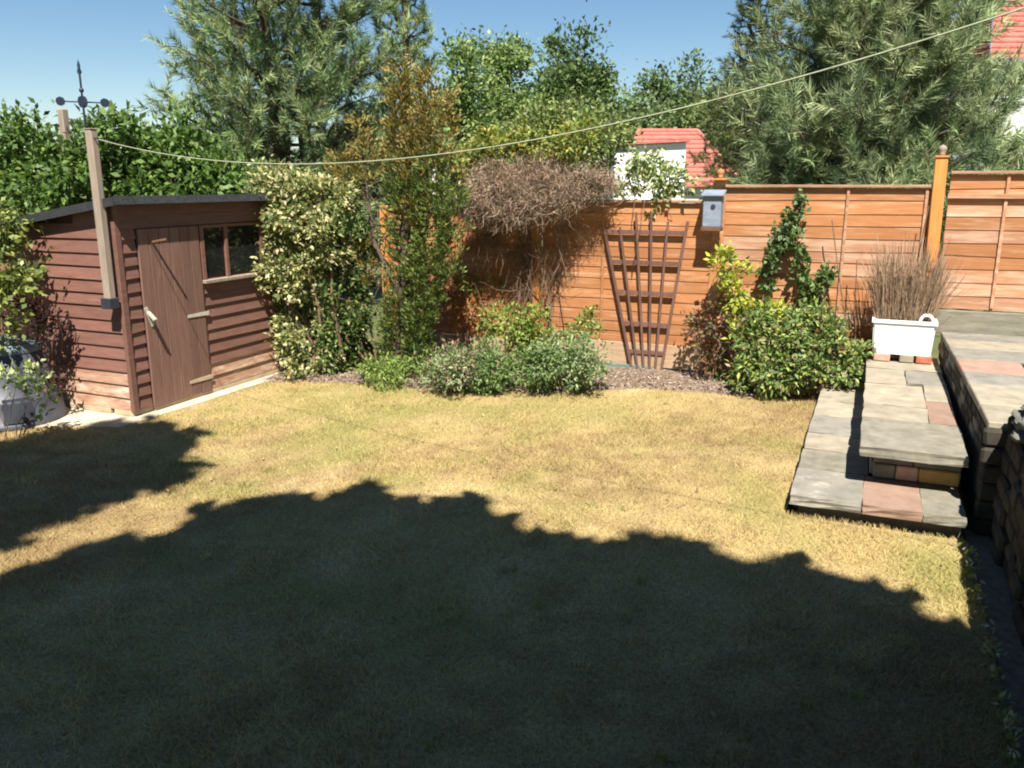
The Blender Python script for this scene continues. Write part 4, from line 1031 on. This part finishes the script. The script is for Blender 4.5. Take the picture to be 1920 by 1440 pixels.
# ================================================================== TREES AND HEDGE BEYOND THE GARDEN
HC = [(.085, .15, .035), (.125, .20, .048), (.05, .09, .022), (.18, .25, .07)]
for lab, px, bl, nn in (('bright green laurel bush rising behind the low left end of the shed', 60, [(40, 315, 70, 62), (95, 265, 48, 42), (-40, 350, 80, 66), (120, 335, 60, 60)], 6500),
                        ('bright green laurel bush behind the timber line post', 240, [(220, 282, 66, 58), (270, 330, 80, 60), (180, 340, 60, 60)], 6500),
                        ('bright green laurel bush between the shed roof and the big left pine', 380, [(350, 282, 62, 55), (420, 325, 70, 56), (340, 345, 60, 50), (450, 350, 50, 45)], 6500)):
    d = 10.2
    g = at_depth(px, 380, d); bush('laurel_bush', lab, 'bush', (g[0], g[1], -.05), [blob_px(a, b, d + random.uniform(-.2, .3), c_, e_, .6) for a, b, c_, e_ in bl], nn, .095, .5, HC, [3, 3, 2, 1], stems=9, stem_r=.03, clump_r=.24, mat='leaf', fill=.4, group='laurel bushes behind the shed')

def pine(label, base, height, prof, n_br, tuft, cols, lean=(0, 0), needle=.115, brush=.24, nn=46, zlow=.6, name='pine_tree', drop=.15, up_tip=.5, leaders=1, wd_=.0042, sep=.75):
    """whorled branches carrying bottle-brush shoots; prof(t) gives branch length at height fraction t"""
    root = thing(name, label, 'pine tree', tuple(base))
    base = np.array(base, float); paths = []
    tops = []
    for q in range(leaders):
        ang = q * 2 * math.pi / max(leaders, 1) + .6
        off = np.array((math.cos(ang), math.sin(ang), 0)) * (0 if leaders == 1 else sep)
        tops.append(base + np.array((lean[0], lean[1], height)) + off)
    trunks = [limb(base, tp, .11, .02, 12, .015) for tp in tops]
    paths += trunks
    SP, SD = [], []
    for q in range(n_br):
        tp, tr_ = trunks[q % leaders]
        t = (q + rng.random()) / n_br
        z = zlow + t * (height - zlow)
        i = min(max((z / height) * (len(tp) - 1), 0), len(tp) - 1.01); i0 = int(i)
        s = tp[i0] + (tp[i0 + 1] - tp[i0]) * (i - i0)
        ang = q * 2.399 + rng.uniform(-.3, .3); L = prof(t) * rng.uniform(.7, 1.12)
        d = np.array((math.cos(ang), math.sin(ang), 0))
        m_ = 7; u = np.linspace(0, 1, m_)[:, None]
        rise = (.35 + .5 * t)
        P = s + d * L * u + np.array((0, 0, 1)) * (L * (rise * u ** 2 * up_tip + (rise * .35 - drop) * u)) + rng.normal(size=(m_, 3)) * .03 * u
        paths.append((P, np.linspace(.03, .006, m_)))
        nt = max(3, int(tuft * L))
        for w in range(nt):
            v = .22 + .78 * (w + rng.random()) / nt
            jj = min(v * (m_ - 1), m_ - 1.01); j0 = int(jj)
            p = P[j0] + (P[j0 + 1] - P[j0]) * (jj - j0)
            tang = P[j0 + 1] - P[j0]; tang = tang / (np.linalg.norm(tang) + 1e-9)
            sd = unit((tang * .6 + rand_dirs(1)[0] * .75 + np.array((0, 0, .35)))[None])[0]
            ln = rng.uniform(.12, .42) * (1.15 - .5 * v) * min(1.4, L)
            e_ = p + sd * ln
            paths.append((np.array([p, (p + e_) / 2 + np.array((0, 0, .02)), e_]), np.array((.008, .006, .004))))
            SP.append(e_); SD.append(unit((sd + np.array((0, 0, .3)))[None])[0])
            if rng.random() < .6: SP.append(p + sd * ln * .5); SD.append(sd)
        SP.append(P[-1]); SD.append(unit((P[-1] - P[-2] + np.array((0, 0, .1)))[None])[0])
    SP, SD = np.array(SP), np.array(SD)
    tube_obj('trunk', paths, 'bark', root, 5)
    ns = len(SP)
    bl = brush * rng.uniform(.7, 1.3, ns)
    t = rng.random((ns, nn)) ** .8
    B = SP[:, None] + SD[:, None] * (bl[:, None] * (t - .35))[..., None]
    rd = rng.normal(size=(ns, nn, 3)); rd -= SD[:, None] * (rd * SD[:, None]).sum(-1, keepdims=True); rd = unit(rd)
    D = unit(SD[:, None] * (.55 + .5 * t)[..., None] + rd * .85 + .15 * rng.normal(size=(ns, nn, 3)))
    ln = needle * rng.uniform(.7, 1.25, (ns, nn, 1))
    S = unit(np.cross(D, rng.normal(size=(ns, nn, 3)))) * wd_
    V = np.stack((B - S, B + S, B + D * ln), 2).reshape(-1, 3)
    c = palette(ns, cols, None, .25)
    c = np.repeat(c[:, None], nn, 1) * rng.uniform(.8, 1.2, (ns, nn, 1)); c = np.repeat(c.reshape(-1, 3), 3, axis=0); c[2::3] *= 1.15
    mesh_np('crown', V, np.arange(ns * nn * 3).reshape(-1, 3), 'needle', root, col=c)
    return root
def gpos(px, d):
    g = at_depth(px, 345, d); return (float(g[0]), float(g[1]), -.05)
PG = [(.17, .24, .10), (.24, .31, .12), (.10, .155, .075), (.30, .36, .16)]
pine('large blue green pine with feathery shoots rising behind the shed', gpos(548, 13.0), 7.4, lambda t: 1.45 * (1 - t) ** .5 * (.8 + .5 * min(1, t * 4)) , 170, 11, PG, needle=.14, brush=.32, nn=46, leaders=3, zlow=1.0, wd_=.0062)
pine('slender pine spire standing between the big left pine and round trees', gpos(765, 14.0), 6.3, lambda t: .62 * (1 - t) ** .6 + .10, 90, 12, PG, needle=.12, nn=40, zlow=1.2, name='pine_tree', wd_=.006)
RG = [(.20, .26, .125), (.26, .32, .15), (.13, .18, .09), (.33, .38, .19)]
pine('large soft grey green pine standing behind the right fence', gpos(1618, 11.6), 7.0, lambda t: 2.0 * (1 - t) ** 1.0 * (.8 + .3 * min(1, t * 4)), 230, 13, RG, needle=.17, brush=.36, nn=48, leaders=2, zlow=.7, drop=.05, wd_=.006, sep=.3)
pine('narrow dark spruce top showing above the smaller trees on the right', gpos(1405, 22.0), 8.6, lambda t: 1.35 * (1 - t) ** .8 + .1, 150, 9, [(.075, .10, .03), (.12, .145, .04), (.05, .07, .025)], needle=.12, brush=.3, nn=36, zlow=1.5, name='spruce_tree', drop=.35, up_tip=.1, wd_=.008)

TC = [(.15, .225, .07), (.21, .29, .09), (.09, .145, .045), (.27, .34, .12)]
def far_tree(label, px, d, bl, n, cols=TC, size=None, name='leafy_tree', asp=.55, **kw):
    size = (size or .0085 * d) * .72; n = int(n * 1.8)
    return bush(name, label, 'tree', gpos(px, d), [blob_px(a, b, d + random.uniform(-.4, .4), c_, e_, c_ * d / FPX) for a, b, c_, e_ in bl], n, size, asp, cols, stem_r=.13, tree=True, bark='bark', clump_r=.024 * d, fill=.55, group='trees beyond the back fence', **kw)
far_tree('upright green tree just right of the slender pine spire', 850, 18, [(860, 150, 36, 60), (845, 220, 45, 60), (880, 250, 45, 60), (830, 290, 40, 50)], 4200)
far_tree('tall airy green tree with pale stems near the picture middle', 940, 19, [(940, 90, 42, 45), (960, 150, 52, 55), (935, 210, 55, 55), (985, 220, 45, 50), (950, 280, 60, 50)], 5200)
far_tree('rounded dark green tree right of the airy tall tree', 1080, 20, [(1080, 120, 55, 48), (1050, 175, 55, 50), (1110, 180, 42, 48), (1075, 230, 60, 45)], 5200, [(.075, .125, .04), (.11, .17, .05), (.05, .085, .03), (.15, .2, .07)])
far_tree('pale olive bushy tree low behind the leafy climber', 1090, 15, [(1060, 225, 70, 38), (1130, 240, 60, 36), (1010, 250, 60, 36), (1100, 285, 70, 35), (950, 290, 60, 40)], 5200, [(.19, .24, .08), (.25, .29, .10), (.12, .165, .05)], .12)
far_tree('small pale green tree left of the red roofed house', 1190, 42, [(1180, 220, 26, 36), (1205, 240, 30, 40), (1165, 255, 30, 30)], 2600, [(.17, .23, .09), (.22, .28, .12), (.11, .16, .06)])
far_tree('pointed green conifer behind the red tiled roof', 1290, 46, [(1296, 165, 14, 40), (1290, 200, 28, 36), (1285, 240, 36, 36), (1240, 190, 24, 45), (1240, 240, 30, 36)], 3200, [(.10, .15, .05), (.14, .2, .065), (.07, .11, .04)])
far_tree('bushy olive tree between the red roof and right pine', 1370, 40, [(1365, 175, 36, 36), (1345, 215, 40, 36), (1385, 240, 44, 50), (1400, 300, 50, 50)], 4200, [(.16, .2, .07), (.2, .245, .085), (.1, .14, .045)], .26)
far_tree('dark green tree filling the gap behind the brown conifer', 760, 20, [(720, 250, 50, 60), (790, 270, 50, 60), (660, 300, 60, 50), (760, 320, 60, 40)], 4200, [(.07, .12, .04), (.11, .17, .055), (.05, .08, .03)])
far_tree('light green bush top beside the white house on the right', 1895, 12, [(1895, 290, 30, 28), (1925, 300, 26, 30), (1870, 318, 24, 20)], 900, [(.25, .33, .1), (.17, .24, .06)], .08)
far_tree('green tree closing the gap at the left frame edge', -40, 16, [(-60, 340, 70, 50), (20, 350, 60, 40), (-140, 330, 80, 60)], 3200)
# weathered pole and white stub in the greenery
tag(box('pole', *(lambda g: (g[0] - .045, g[0] + .045, g[1] - .045, g[1] + .045))(at_depth(121, 240, 9.95)), -.05, at_depth(121, 205, 9.95)[2], 'post_grey', None, .01), 'pale weathered pole standing among the laurel behind the shed', 'pole')
tag(box('pipe', *(lambda g: (g[0] - .022, g[0] + .022, g[1] - .022, g[1] + .022))(at_depth(813, 300, 9.9)), -.05, at_depth(813, 290, 9.9)[2], 'white_cap', None, .01), 'short white pipe top showing behind the brown conifer', 'pipe')

# ================================================================== TREES BEHIND THE VIEWER (their shade lies on the near lawn)
def in_poly(P, poly):
    x, y = P[:, 0], P[:, 1]; r = np.zeros(len(P), bool); m_ = len(poly)
    for i in range(m_):
        (x0, y0), (x1, y1) = poly[i], poly[(i + 1) % m_]
        c_ = ((y0 > y) != (y1 > y)) & (x < (x1 - x0) * (y - y0) / (y1 - y0 + 1e-12) + x0); r ^= c_
    return r
EDGE = [(0, 1115), (70, 1075), (150, 1035), (230, 1015), (300, 1025), (400, 962), (470, 950), (540, 940), (610, 945), (680, 912), (760, 960), (830, 950), (890, 930), (880, 1000), (950, 1008), (1040, 1012),
        (1110, 1030), (1180, 1012), (1260, 1030), (1300, 1020), (1340, 1070), (1420, 1090), (1470, 1058), (1540, 1080), (1590, 1110), (1640, 1150), (1700, 1120), (1750, 1180), (1830, 1200)]
shade = [tuple(at_z(a, b)[:2]) for a, b in EDGE]
main_poly = [(-6.5, .0)] + shade + [(2.2, 3.6), (3.2, .5), (3.0, -3.0), (-6.5, -3.0)]
left_poly = [tuple(at_z(a, b)[:2]) for a, b in ((-500, 900), (-100, 845), (0, 835), (100, 815), (200, 800), (310, 808), (345, 838), (300, 870), (330, 895), (265, 915), (120, 962), (0, 1010), (-200, 1085), (-700, 1250))]
def shade_tree(label, base, poly, xr, n, zr, size=.19):
    """crown laid out so that it stands between the sun and the part of the lawn that is in shade"""
    root = thing('shade_tree', label, 'tree', base, 'leafy trees behind the viewer')
    arr = np.array(poly); lo, hi = arr.min(0), arr.max(0)
    S = np.empty((0, 2))
    while len(S) < n:
        q = rng.uniform((max(lo[0], xr[0]), lo[1]), (min(hi[0], xr[1]), hi[1]), (n, 2)); S = np.concatenate((S, q[in_poly(q, poly)]))
    S = S[:n]
    near = S[rng.integers(0, n, 520)] + rng.normal(size=(520, 2)) * .12             # twigs reaching past the main outline
    i = rng.integers(0, 520, n // 5); S[:n // 5] = near[i] + rng.normal(size=(n // 5, 2)) * .05
    z = rng.uniform(*zr, n); z[:n // 5] = np.clip(rng.uniform(*zr, 520)[i] + rng.normal(size=n // 5) * .1, zr[0], zr[1])
    back = z / math.tan(SUN_EL)
    P = np.stack((S[:, 0] - LX * back, S[:, 1] - LY * back, z), -1)
    fw = -P[:, 0] * _s + P[:, 1] * _c
    ok = (P[:, 2] > 2.5 + .55 * np.maximum(fw, 0)) & ((np.hypot(P[:, 0], P[:, 1]) > 1.6) | (P[:, 2] > 4)); P = P[ok]; n = len(P)
    L = size * rng.uniform(.7, 1.3, n)
    leaves('crown', P, rand_dirs(n), unit(rand_dirs(n) + np.array((.4, -.6, 1.2))), L, L * .75, palette(n, [(.06, .10, .03), (.09, .14, .04)]), 'leaf_thick', root)
    b = np.array(base, float); ctr = P.mean(0)
    paths = [limb(b, ctr, .2, .06, 8, .02)]
    for q in P[rng.integers(0, n, 26)]: paths.append(limb(b + (ctr - b) * random.uniform(.45, .95), q, .05, .01, 6, .06))
    tube_obj('trunk', paths, 'bark', root, 7)
shade_tree('tall leafy tree behind the viewer shading the left lawn', (.4, -3.2, -.05), main_poly, (-7, -2.4), 24000, (3.2, 10))  # crowns extended low over the viewer, unseen, to keep sky light off the lawn
shade_tree('tall leafy tree behind the viewer shading the middle lawn', (2.3, -3.4, -.05), main_poly, (-2.6, -.5), 24000, (3.2, 10))
shade_tree('tall leafy tree behind the viewer shading the right lawn', (3.6, -3.1, -.05), main_poly, (-.7, 3.5), 24000, (3.2, 10))
shade_tree('leafy tree beyond the left boundary whose shade reaches the shed path', (-3.2, -1.5, -.05), left_poly, (-20, -3), 9000, (6.0, 9.5))
